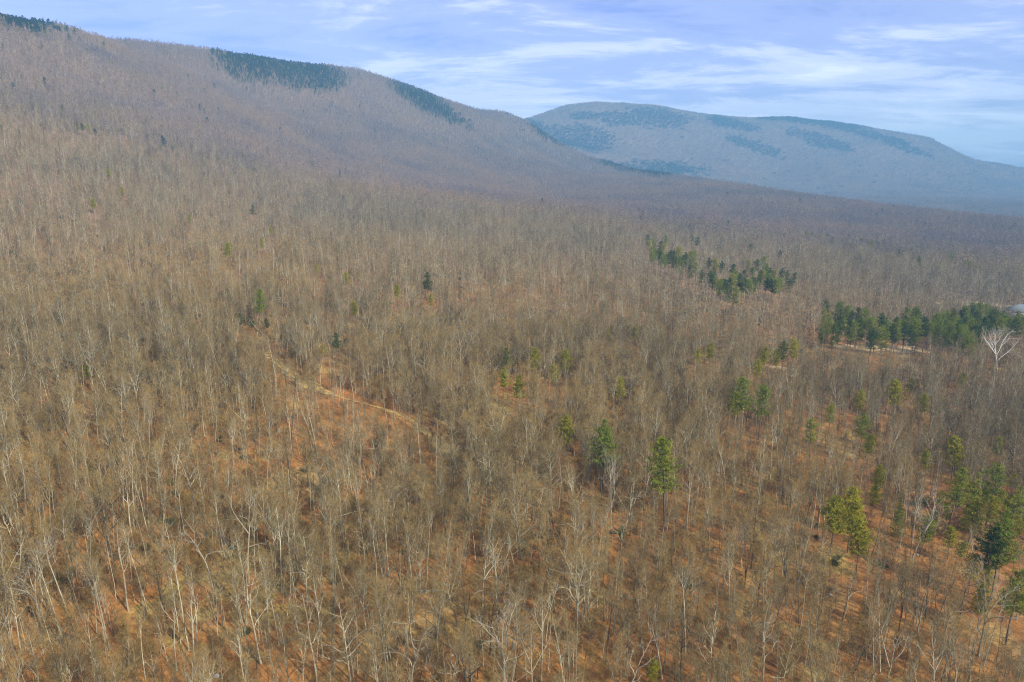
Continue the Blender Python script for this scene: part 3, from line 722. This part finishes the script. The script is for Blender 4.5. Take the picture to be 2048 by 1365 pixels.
GROVE_A = [(1297, 470), (1308, 478), (1320, 483), (1333, 472), (1342, 500), (1362, 493), (1372, 505), (1385, 511), (1395, 524), (1350, 514), (1405, 540), (1318, 500), (1390, 501), (1328, 510), (1360, 520), (1380, 530), (1310, 495),
           (1418, 516), (1430, 519), (1445, 522), (1428, 536), (1440, 560), (1465, 529), (1470, 546), (1480, 560), (1497, 521), (1505, 535), (1515, 519), (1527, 513), (1520, 541), (1540, 536), (1552, 541), (1565, 536), (1575, 541), (1588, 546), (1535, 556), (1500, 560), (1478, 574), (1455, 575), (1510, 556), (1548, 560), (1562, 556), (1488, 540), (1532, 530), (1580, 560)]
GROVE_A += [(1300 + 5.6 * k, 482 + 1.05 * k + 22 * abs(math.sin(k * 1.9))) for k in range(16)] + [(1420 + 7.5 * k, 540 + 20 * abs(math.sin(k * 2.7))) for k in range(20)]
GROVE_A.sort()
for i, (x, y) in enumerate(GROVE_A):
    put_pine(x, y, P_GROVE, i * 5 + i // 3, 15 + 3 * RNG.random(), f'green pine in the ragged grove on the middle right, {ordinal(i + 1)} from its left end', 'pines of the ragged grove')
GROVE_B = [(1655, 599), (1672, 604), (1688, 612), (1700, 622), (1722, 616), (1735, 619), (1748, 635), (1765, 626), (1780, 640), (1790, 650), (1800, 641), (1815, 616), (1828, 613), (1842, 619), (1838, 640), (1855, 635), (1868, 626), (1880, 630), (1905, 626), (1915, 619), (1932, 613), (1945, 611), (1955, 608), (1968, 606), (1980, 610), (1990, 614), (2003, 627), (2015, 632), (2030, 631), (2045, 633), (1925, 640), (1950, 640), (1985, 645), (2010, 648), (2040, 652), (1812, 650), (1830, 652), (1700, 640), (1715, 640), (1680, 630), (1895, 640), (1870, 650), (1905, 655), (1935, 655), (1965, 652), (1995, 660), (1975, 628), (2022, 662), (1770, 655), (1745, 655), (1888, 662), (1915, 668), (1945, 668)]
GROVE_B += [(1660 + 14 * k + 6 * math.sin(k * 2.3), 632 + 14 * math.sin(k * 1.7) ** 2 + (8 if k > 16 else 0)) for k in range(28)]
GROVE_B = [(a, b) for a, b in GROVE_B if not (a > 1968 and b > 640)]
GROVE_B += [(1900 + 9.4 * k, 622 + 16 * abs(math.sin(k * 2.1))) for k in range(16)]
GROVE_B.sort()
for i, (x, y) in enumerate(GROVE_B):
    put_pine(x, y, P_GROVE, i * 4 + i // 2, 15 + 4 * RNG.random(), f'dark pine of the long grove behind the field, {ordinal(i + 1)} from its left end', 'pines of the long grove')
FARP = [(1502, 487), (1560, 500), (1612, 463), (1622, 466), (1640, 470), (1654, 468), (1664, 474), (1722, 476), (1742, 482), (1756, 484), (1830, 508), (1842, 514), (1905, 503), (1930, 516), (1942, 522), (1395, 474), (1384, 470), (1458, 442), (1740, 428), (1764, 432), (1832, 440), (1850, 444), (1975, 446), (1992, 449), (2008, 452), (2024, 455), (2040, 459), (1700, 470), (1800, 500), (1990, 500)]
FARP.sort()
for i, (x, y) in enumerate(FARP):
    put_pine(x, y, P_DEEP + P_GROVE, i, 14 + 4 * RNG.random(), f'small dark pine in the flat wood beyond the groves, {ordinal(i + 1)} from the left', 'pines dotted in the flat wood')

PALES = [  # tip pixel, height, family, shape, label, landmark phrase
    (232, 1040, 18, SNAG, 0, 'bleached crooked dead tree with a snapped top on the lower left slope', 'the bleached crooked dead tree'),
    (340, 1035, 14, SNAG, 1, 'pale bent tree leaning over orange leaves left of centre', 'the pale bent tree'),
    (415, 1040, 16, SNAG, 2, 'pale grey forked tree right of the pale bent one', 'the pale grey forked tree'),
    (480, 985, 19, SNAG, 3, 'tall bleached tree with a tangled white top', 'the tangled white-topped tree'),
    (60, 1110, 15, WHITE, 0, 'broad pale tree with many arms above the lower left corner', 'the many-armed corner tree'),
    (372, 1185, 15, SNAG, 4, 'stubby pale tree with short broken arms near the bottom', 'the stubby broken-armed tree'),
    (505, 1130, 18, SNAG, 0, 'silver tree with two upswept arms in the lower left', 'the silver two-armed tree'),
    (620, 1175, 18, SNAG, 1, 'pale leaning tree between the lower left and the bottom middle', 'the pale leaning tree'),
    (815, 1230, 17, SNAG, 2, 'pale crooked tree with a low side arm at the bottom', 'the low-armed bottom tree'),
    (1000, 1225, 18, WHITE, 1, 'pale many-stemmed tree at the bottom middle', 'the many-stemmed bottom tree'),
    (960, 1075, 18, SNAG, 3, 'pale slanting tree in the lower middle', 'the slanting lower-middle tree'),
    (1240, 1245, 17, SNAG, 4, 'greyish snag with hooked limbs right of the bottom middle', 'the hooked-limbed snag'),
    (1463, 1020, 16, SNAG, 2, 'open-armed pale tree rising from bare orange ground', 'the open-armed pale tree'),
    (1545, 1215, 17, SNAG, 0, 'pale tree with spread fingers of branch in the lower right', 'the finger-branched tree'),
    (1790, 1250, 17, SNAG, 3, 'silvery tree with a long slanting limb near the bottom right', 'the silvery slant-limbed tree'),
    (1845, 985, 17, WHITE, 2, 'twisted silvery tree left of the hazy thicket', 'the twisted silvery tree'),
    (1985, 1150, 17, WHITE, 0, 'stark white-branched tree below the massive dark pine', 'the stark white-branched tree'),
    (1120, 905, 15, SNAG, 1, 'white-stemmed tree against the dark blot of shade', 'the white-stemmed tree'),
    (1228, 925, 17, WHITE, 1, 'several-stemmed pale tree in front of the second dark shade', 'the several-stemmed pale tree'),
    (922, 660, 19, WHITE, 2, 'broad pale spreading tree in the middle of the slope', 'the broad pale spreading tree'),
    (2008, 664, 21, STARK, 0, 'huge white-limbed tree at the right edge under the long grove', 'the huge white-limbed tree'),
    (745, 870, 17, SNAG, 4, 'pale forked tree below the grassy track', 'the pale forked tree below the track'),
    (1700, 1120, 15, SNAG, 2, 'pale antler-branched tree below the bright clump', 'the antler-branched tree'),
]
for px, py, H, fam, k, label, mark in PALES:
    p = foot_of(px, py, H); pr = fam[k]
    place('pale_tree', pr, p, RNG.random() * 6.28, H / pr.H, label, 'bare tree', 'pale trees that stand out of the wood', (RNG.normal() * 0.05, RNG.normal() * 0.05))
    TAKEN.append((p[0], p[1], 2.4)); SHOWN.append((p, H, 0.16 * H, 0.5, 0.6) if H < 21 else (p, H, 0.3 * H, 0.25, 0.97)); MARKS.append((mark, p))

for i in range(2, len(TRK), 2):                        # the upper end of the track lies open to view, the rest shows in gaps
    q = TRK[i]; SHOWN.append((np.array([q[0], q[1], ground(q[0], q[1])[0]]), 4.0, 1.6, 0.0, 0.8 if 4 <= i <= 22 or len(TRK) - 12 <= i <= len(TRK) - 3 else 0.25))
for q in FLD[::2]: SHOWN.append((np.array([q[0], q[1], ground(q[0], q[1])[0]]), 4.0, 3.0, 0.0, 0.85))
hq = at(2050, 634); SHOWN.append((hq, 9.0, 14.0, 0.5, 0.97))
# ------------------------------------------------------------------ the wood
def scatter(r0, r1, cell, seed, half=math.radians(42)):
    rng = np.random.default_rng(seed); X = np.arange(-r1, r1, cell); Y = np.arange(-40, r1, cell)
    x, y = [a.ravel() for a in np.meshgrid(X, Y)]
    r = np.hypot(x, y); az = np.arctan2(x, y); r_ = r * (1 + 0.55 * (np.random.default_rng(7).random(r.shape) - 0.5)); k = (r_ >= r0) & (r_ < r1) & ((np.abs(az) < half) | (r < 70)); x, y = x[k], y[k]
    return x + (rng.random(len(x)) - 0.5) * cell * 0.95, y + (rng.random(len(x)) - 0.5) * cell * 0.95, rng
AZB = np.radians(np.arange(-46, 46.01, 0.25)); TT = np.concatenate([np.arange(60, 1000, 12.0), np.arange(1000, 7000, 25.0)])
HZ = ground(np.sin(AZB)[:, None] * TT, np.cos(AZB)[:, None] * TT)
EL = np.maximum.accumulate((HZ - CAM_Z) / TT, axis=1)
def in_sight(x, y, z, H):
    """drop what hills wholly hide"""
    r = np.hypot(x, y); a = np.clip(((np.arctan2(x, y) - AZB[0]) / (AZB[1] - AZB[0])).round().astype(int), 0, len(AZB) - 1)
    t = np.clip(np.searchsorted(TT, r - 40) - 1, 0, len(TT) - 1)
    return (z + H - CAM_Z) / r > EL[a, t] - 0.004
SHADE_PATCHES = [  # cloud-shade patches, filled with added dark evergreens: centre pixel, half width, half height, tilt
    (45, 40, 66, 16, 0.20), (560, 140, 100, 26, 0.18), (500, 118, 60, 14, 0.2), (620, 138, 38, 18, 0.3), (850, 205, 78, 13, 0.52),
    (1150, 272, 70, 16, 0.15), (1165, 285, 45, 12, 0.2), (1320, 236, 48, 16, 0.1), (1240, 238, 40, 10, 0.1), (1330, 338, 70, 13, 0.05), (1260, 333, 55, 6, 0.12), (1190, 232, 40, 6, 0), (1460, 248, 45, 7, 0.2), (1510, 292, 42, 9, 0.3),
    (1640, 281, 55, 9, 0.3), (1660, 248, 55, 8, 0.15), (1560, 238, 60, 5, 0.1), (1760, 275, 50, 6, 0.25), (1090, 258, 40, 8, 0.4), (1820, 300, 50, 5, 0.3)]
def shade_share(x, y, z):  # how deep each point lies inside a painted cloud-shade patch
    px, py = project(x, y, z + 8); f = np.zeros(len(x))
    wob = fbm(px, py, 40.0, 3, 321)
    for cx_, cy2, a, b, tl in SHADE_PATCHES:
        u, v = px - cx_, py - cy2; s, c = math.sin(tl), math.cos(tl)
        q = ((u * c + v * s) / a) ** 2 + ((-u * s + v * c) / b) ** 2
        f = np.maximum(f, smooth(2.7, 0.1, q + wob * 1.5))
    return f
def far_enough(x, y):
    k = ~is_open(x, y)
    for tx, ty, tr_ in TAKEN: k &= (x - tx) ** 2 + (y - ty) ** 2 > tr_ * tr_
    return k
def unhidden(x, y, z, h, rng):
    """the wood is open in front of the trees that stand out: leave out what would hide their crowns"""
    tx, ty = project(x, y, z + h); r = np.hypot(x, y); keep = np.ones(len(x), bool); dice = rng.random(len(x))
    for p, H, R, low, odds in SHOWN:
        rp = math.hypot(p[0], p[1]); k = FPX / math.hypot(rp, p[2] - CAM_Z)
        cxp, cyp = project(p[0], p[1], p[2] + low * H)
        keep &= ~((r < rp + 1) & (r > rp - 140) & (np.abs(tx - cxp) < R * k * 0.9 + 2.0 * k) & (ty < cyp) & (dice < odds))
    return keep
WOOD = {'p': [], 'i': [], 'r': [], 's': []}; EVER = {'p': [], 'i': [], 'r': [], 's': []}
ALLP = HARD + SLEN + SMALL + HARD1 + HARD2 + CLUMP + SAPL
O_SMALL, O_H1, O_H2, O_C = len(HARD + SLEN), len(HARD + SLEN + SMALL), len(HARD + SLEN + SMALL + HARD1), len(HARD + SLEN + SMALL + HARD1 + HARD2)
def add(store, x, y, z, i, rng, s0=0.82, s1=1.18):
    n = len(x); store['p'].append(np.column_stack([x, y, z])); store['i'].append(np.broadcast_to(i, n)); store['r'].append(rng.random(n) * 6.283); store['s'].append(s0 + (s1 - s0) * rng.random(n))
# near wood: hardwoods and slender trees; those that show largest stand as trees of their own
x, y, rng = scatter(0, 340, 2.75, 51)
thin = fbm(x, y, 55.0, 2, 61); GL = at(1640, 1160)
px_, py_ = project(x, y, 0 * x)
glade = np.exp(-(((x - GL[0]) / 75.0) ** 2 + ((y - GL[1]) / 60.0) ** 2))
keep = far_enough(x, y) & (rng.random(len(x)) < 0.82 + 0.9 * thin - 0.18 * glade) & (np.hypot(x, y) > 18)
x, y = x[keep], y[keep]; z = ground(x, y); k = unhidden(x, y, z, 15.0, rng); x, y, z = x[k], y[k], z[k]
r = np.hypot(x, y); kind = rng.random(len(x)); mixf = fbm(x, y, 90.0, 2, 71)
is_small = kind < 0.36; is_slen = ~is_small & (kind < 0.72 + 0.45 * mixf); is_hard = ~is_small & ~is_slen
sc = 0.55 + 0.46 * rng.random(len(x)); rz = rng.random(len(x)) * 6.283
PX, PY = project(x, y, z); _, PT = project(x, y, z + 15)
inframe = (PX > 8) & (PX < 2040) & (PT < 1340)
single = np.zeros(len(x), bool); chosen = {}
for nm, msk in (('hardwood_tree', is_hard), ('slender_tree', is_slen)):
    c = np.nonzero(msk & inframe)[0]; c = c[np.argsort(r[c])][:300]; single[c] = True; chosen[nm] = c
idx = np.where(is_small, O_SMALL + rng.integers(0, len(SMALL), len(x)), np.where(is_slen, len(HARD) + rng.integers(0, len(SLEN), len(x)), rng.integers(0, len(HARD), len(x))))
rest = ~single
WOOD['p'].append(np.column_stack([x, y, z])[rest]); WOOD['i'].append(idx[rest]); WOOD['r'].append(rz[rest]); WOOD['s'].append(sc[rest])
MK = [(m, *project(p[0], p[1], p[2] + 6), p) for m, p in MARKS]
COUNT = {}
def beside(what, px, py):
    """says which one: its rank among its kind next to the closest thing that stands out"""
    m = min(MK, key=lambda q: (q[1] - px) ** 2 + (q[2] - py) ** 2)
    dx, dy = px - m[1], py - m[2]
    side = ('right of' if dx > 0 else 'left of') if abs(dx) > abs(dy) else ('in front of' if dy > 0 else 'behind')
    return m[0], side, math.hypot(dx, dy)
LOOK = {'spread': 'full-crowned bare hardwood', 'oak': 'crooked wide-limbed bare hardwood', 'slender': 'tall slender bare tree', 'pole': 'straight pole-like bare tree'}
for nm, c in chosen.items():
    rows = []
    for i in c:
        pr = ALLP[idx[i]]; m, side, dist = beside(nm, PX[i], PT[i] + 0.5 * (PY[i] - PT[i])); rows.append((m, side, LOOK[pr.style], dist, i))
    rows.sort(key=lambda q: q[3]); n_ = {}
    for m, side, look, dist, i in rows:
        k = (m, side, look); n_[k] = n_.get(k, 0) + 1
        place(nm, ALLP[idx[i]], (x[i], y[i], z[i]), rz[i], sc[i], f'{look}, {ordinal(n_[k])} nearest {side} {m}', 'bare tree', 'hardwoods of the near slope' if nm == 'hardwood_tree' else 'slender trees of the near slope', (rng.normal() * 0.05, rng.normal() * 0.05))
# middle distance
x, y, rng = scatter(340, 950, 4.2, 52)
keep = far_enough(x, y) & (rng.random(len(x)) < 0.88 + 0.7 * fbm(x, y, 70.0, 2, 62)); x, y = x[keep], y[keep]; z = ground(x, y)
k = unhidden(x, y, z, 15.0, rng); x, y, z = x[k], y[k], z[k]
add(WOOD, x, y, z, O_H1 + rng.integers(0, len(HARD1), len(x)), rng, 0.6, 1.05)
# thin saplings in between
x, y, rng = scatter(0, 420, 3.0, 58)
keep = far_enough(x, y) & (rng.random(len(x)) < 0.8 + 0.6 * fbm(x, y, 40.0, 2, 66)); x, y = x[keep], y[keep]; z = ground(x, y)
k = unhidden(x, y, z, 8.0, rng); x, y, z = x[k], y[k], z[k]
add(WOOD, x, y, z, len(ALLP) - len(SAPL) + rng.integers(0, len(SAPL), len(x)), rng, 0.7, 1.2)
# the ridge and its foot
x, y, rng = scatter(950, 3100, 5.3, 53, math.radians(41))
z = ground(x, y); k = in_sight(x, y, z, 16); x, y, z = x[k], y[k], z[k]
ev = shade_share(x, y, z); pick = rng.random(len(x)) < ev * 0.92 + 0.003
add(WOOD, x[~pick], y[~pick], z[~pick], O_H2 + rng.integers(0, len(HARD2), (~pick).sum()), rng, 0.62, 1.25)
add(EVER, x[pick], y[pick], z[pick], rng.integers(0, len(P_FAR), pick.sum()), rng, 0.75, 1.1)  # evergreens added to darken the cloud-shade patches, plus a few stray pines
# the far mountain and the valley
x, y, rng = scatter(3100, 6300, 14.5, 54, math.radians(41))
z = ground(x, y); k = in_sight(x, y, z, 14); x, y, z = x[k], y[k], z[k]
ev = shade_share(x, y, z); pick = rng.random(len(x)) < ev * 1.15 + 0.012
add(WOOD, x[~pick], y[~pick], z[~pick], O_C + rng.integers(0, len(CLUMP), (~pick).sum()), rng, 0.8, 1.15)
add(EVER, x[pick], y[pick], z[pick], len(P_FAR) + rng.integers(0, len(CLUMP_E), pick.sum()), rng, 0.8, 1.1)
stuff('bare_wood', 'leafless brown and grey wood covering the slopes and far mountain', ALLP, np.concatenate(WOOD['i']), np.vstack(WOOD['p']), np.concatenate(WOOD['r']), np.concatenate(WOOD['s']))
stuff('shade_evergreens', 'dark blue-green evergreens standing in for cloud shade on the ridge and mountain', P_FAR + CLUMP_E, np.concatenate(EVER['i']), np.vstack(EVER['p']), np.concatenate(EVER['r']), np.concatenate(EVER['s']))
# brush under the trees
BR = []
for i in range(5):
    W, T = brush(700 + i, 1.8 + 0.5 * i, False); BR.append(Proto('brush', W, T, BARK, FUZZ))
for i in range(2):
    W, T = brush(720 + i, 1.3 + 0.5 * i, True); BR.append(Proto('brush', W, T, BARK, SHRUBGREEN))
x, y, rng = scatter(0, 480, 2.9, 55)
keep = ~is_open(x, y) & (rng.random(len(x)) < 0.5 + 0.9 * fbm(x, y, 45.0, 2, 63)); x, y = x[keep], y[keep]; z = ground(x, y)
green = rng.random(len(x)) < 0.012 + 0.06 * smooth(0.1, 0.4, fbm(x, y, 80.0, 2, 64))
stuff('undergrowth', 'low twiggy brush between the trunks', BR, np.where(green, 5 + rng.integers(0, 2, len(x)), rng.integers(0, 5, len(x))), np.column_stack([x, y, z]), rng.random(len(x)) * 6.283, 0.7 + 0.7 * rng.random(len(x)))

# ------------------------------------------------------------------ boulders and fallen logs
def boulder_mesh(seed):
    rng = np.random.default_rng(seed); V, F = [], []
    rings, seg = 4, 7
    V.append(np.array([0, 0, 0.62]))
    for i in range(1, rings):
        a = math.pi * i / rings
        for j in range(seg):
            b = 2 * math.pi * (j + 0.5 * (i % 2)) / seg; q = 1 + rng.normal() * 0.14
            V.append(np.array([math.sin(a) * math.cos(b) * 1.1 * q, math.sin(a) * math.sin(b) * 0.8 * q, math.cos(a) * 0.62 * q]))
    V.append(np.array([0, 0, -0.6]))
    for j in range(seg): F.append((0, 1 + j, 1 + (j + 1) % seg))
    for i in range(rings - 2):
        for j in range(seg):
            a, b = 1 + i * seg + j, 1 + i * seg + (j + 1) % seg; F.append((a, a + seg, b + seg, b))
    e = len(V) - 1
    for j in range(seg): F.append((e, e - seg + (j + 1) % seg, e - seg + j))
    return mesh_of('boulder', V, F, [ROCK])
BM = [boulder_mesh(i) for i in range(4)]
ROCKS = [(1387, 1107), (1395, 1118), (1789, 1290), (1705, 1237), (1610, 1175), (1660, 1190), (1430, 1210), (1210, 1075), (850, 1085), (1835, 1110), (905, 1310), (433, 1352)]
SEQ = {}
for i, (a, b) in enumerate(ROCKS):
    p = at(a, b); m, side, _ = beside('boulder', a, b); SEQ[(m, side)] = SEQ.get((m, side), 0) + 1
    o = obj('boulder', BM[i % 4], None, (p[0], p[1], p[2] + 0.02)); s = 0.28 + 0.3 * RNG.random(); o.scale = (s, s, s); o.rotation_euler = (0, 0, RNG.random() * 6)
    tag(o, f'pale stone on the leaf litter, {ordinal(SEQ[(m, side)])} {side} {m}', 'boulder', 'stones on the forest floor')
def log_mesh(seed, Ln):
    rng = np.random.default_rng(seed); W = MB()
    pts = path_of((0, 0, 0), (1, 0, 0), Ln, 6, 0.05, 0, rng); W.tube(pts, [0.24, 0.23, 0.21, 0.19, 0.16, 0.13, 0.09], 7)
    for q in range(4):
        k = 2 + q; W.tube(path_of(pts[k], (0.6, rng.normal(), 0.8), 1.2 + rng.random(), 2, 0.2, 0, rng), [0.06, 0.04, 0.015], 4)
    b = len(W.V); W.V += [pts[0] - np.array([0.04, 0, 0])]
    for k in range(7): W.F.append((b, (k + 1) % 7, k))
    return mesh_of('fallen_log', W.V, W.F, [BARK])
for i, (a, b, rot) in enumerate([(1495, 1258, 0.5), (1625, 1172, -0.4), (1215, 1068, 0.1), (840, 1185, 0.05), (1030, 1220, -0.2), (560, 1290, 0.6), (1400, 1105, 0.3), (1170, 1075, -0.1), (1800, 990, 0.2), (150, 617, 0.2)]):
    p = at(a, b); m, side, _ = beside('log', a, b); SEQ[('log', m, side)] = SEQ.get(('log', m, side), 0) + 1
    o = obj('fallen_log', log_mesh(40 + i, 4 + 3 * RNG.random()), None, (p[0], p[1], p[2] + 0.28)); o.rotation_euler = (0, 0, rot)
    tag(o, f'pale fallen log lying among the trunks, {ordinal(SEQ[("log", m, side)])} {side} {m}', 'log', 'fallen logs')

# ------------------------------------------------------------------ the house at the edge of the yard
ROOF = plain_mat('roof_grey_green', (0.13, 0.165, 0.17), (0.18, 0.215, 0.22), 0.8, 0.9)
SIDING = plain_mat('siding_cream', (0.50, 0.47, 0.40), (0.56, 0.53, 0.46), 0.6)
TRIM = plain_mat('trim_white', (0.72, 0.72, 0.70), (0.78, 0.78, 0.76), 1.0, 0.6)
GLASS, gt, gb = new_mat('window_glass'); gb.inputs['Base Color'].default_value = (0.03, 0.04, 0.05, 1); gb.inputs['Roughness'].default_value = 0.08; gb.inputs['Specular IOR Level'].default_value = 0.5
BRICK = plain_mat('chimney_brick', (0.25, 0.10, 0.07), (0.33, 0.15, 0.10), 3.0)
def box(c, s):
    c, s = np.array(c, float), np.array(s, float) / 2
    V = [c + s * np.array(q) for q in ((-1, -1, -1), (1, -1, -1), (1, 1, -1), (-1, 1, -1), (-1, -1, 1), (1, -1, 1), (1, 1, 1), (-1, 1, 1))]
    return V, [(3, 2, 1, 0), (4, 5, 6, 7), (0, 1, 5, 4), (1, 2, 6, 5), (2, 3, 7, 6), (3, 0, 4, 7)]
def bpart(name, c, s, mat, parent):
    V, F = box(c, s); return obj(name, mesh_of(name, V, F, [mat]), parent)
hp = at(2050, 634)
HS = tag(empty('house', hp, math.radians(-8)), 'cream house with grey-green hipped roof at the edge of the yard', 'house')
bpart('wall', (0, 0, 1.9), (22, 11, 5.2), SIDING, HS)
e, rt, ov = 4.5, 8.6, 0.7
RV = [(-11 - ov, -5.5 - ov, e), (11 + ov, -5.5 - ov, e), (11 + ov, 5.5 + ov, e), (-11 - ov, 5.5 + ov, e), (-5.5, 0, rt), (5.5, 0, rt), (-11 - ov, -5.5 - ov, e - 0.25), (11 + ov, -5.5 - ov, e - 0.25), (11 + ov, 5.5 + ov, e - 0.25), (-11 - ov, 5.5 + ov, e - 0.25)]
rf = obj('roof', mesh_of('roof', RV, [(0, 1, 5, 4), (1, 2, 5), (2, 3, 4, 5), (3, 0, 4), (6, 7, 1, 0), (7, 8, 2, 1), (8, 9, 3, 2), (9, 6, 0, 3), (9, 8, 7, 6)], [ROOF]), HS)
bpart('chimney', (3.0, 1.2, 8.2), (1.0, 0.8, 2.6), BRICK, rf)
for wx in (-8.5, -5.2, 4.0, 7.6):
    w = bpart('window', (wx, -5.53, 2.3), (1.3, 0.06, 1.5), GLASS, HS)
    bpart('sill', (wx, -5.60, 1.48), (1.6, 0.18, 0.10), TRIM, w)
    for dx_, sx, dz_, sz in ((-0.7, 0.1, 0, 1.7), (0.7, 0.1, 0, 1.7), (0, 1.3, 0.8, 0.1), (0, 0.06, 0, 1.5)): bpart('frame', (wx + dx_, -5.57, 2.3 + dz_), (sx, 0.09, sz), TRIM, w)
for wy in (-2.5, 2.5):
    w = bpart('window', (-11.03, wy, 2.3), (0.06, 1.3, 1.5), GLASS, HS); bpart('sill', (-11.1, wy, 1.48), (0.18, 1.6, 0.10), TRIM, w)
dr = bpart('door', (0, -5.54, 1.1), (1.1, 0.08, 2.1), TRIM, HS); bpart('handle', (0.4, -5.61, 1.1), (0.06, 0.06, 0.2), GLASS, dr)

# ------------------------------------------------------------------ the air
V, F = box((0, 0, 0), (1, 1, 1))
lo, hi = np.array([gx[0] - 60, gy[0] - 60, GZ.min() - 1.5]), np.array([gx[-1] + 60, gy[-1] + 60, GZ.max() + 45])
V = [lo + (np.array(v) + 0.5) * (hi - lo) for v in V]
hm = bpy.data.materials.new('haze'); hm.use_nodes = True; ht = hm.node_tree; ht.nodes.clear()
pv = N(ht, 'ShaderNodeVolumePrincipled'); pv.inputs['Color'].default_value = (0.205, 0.47, 0.74, 1); pv.inputs['Density'].default_value = 2.1e-4; pv.inputs['Anisotropy'].default_value = 0.0
ho = N(ht, 'ShaderNodeOutputMaterial'); L(ht, pv.outputs[0], ho.inputs['Volume'])
tag(obj('haze', mesh_of('haze', V, F, [hm])), 'thin blue haze over the valley', None, None, 'stuff')
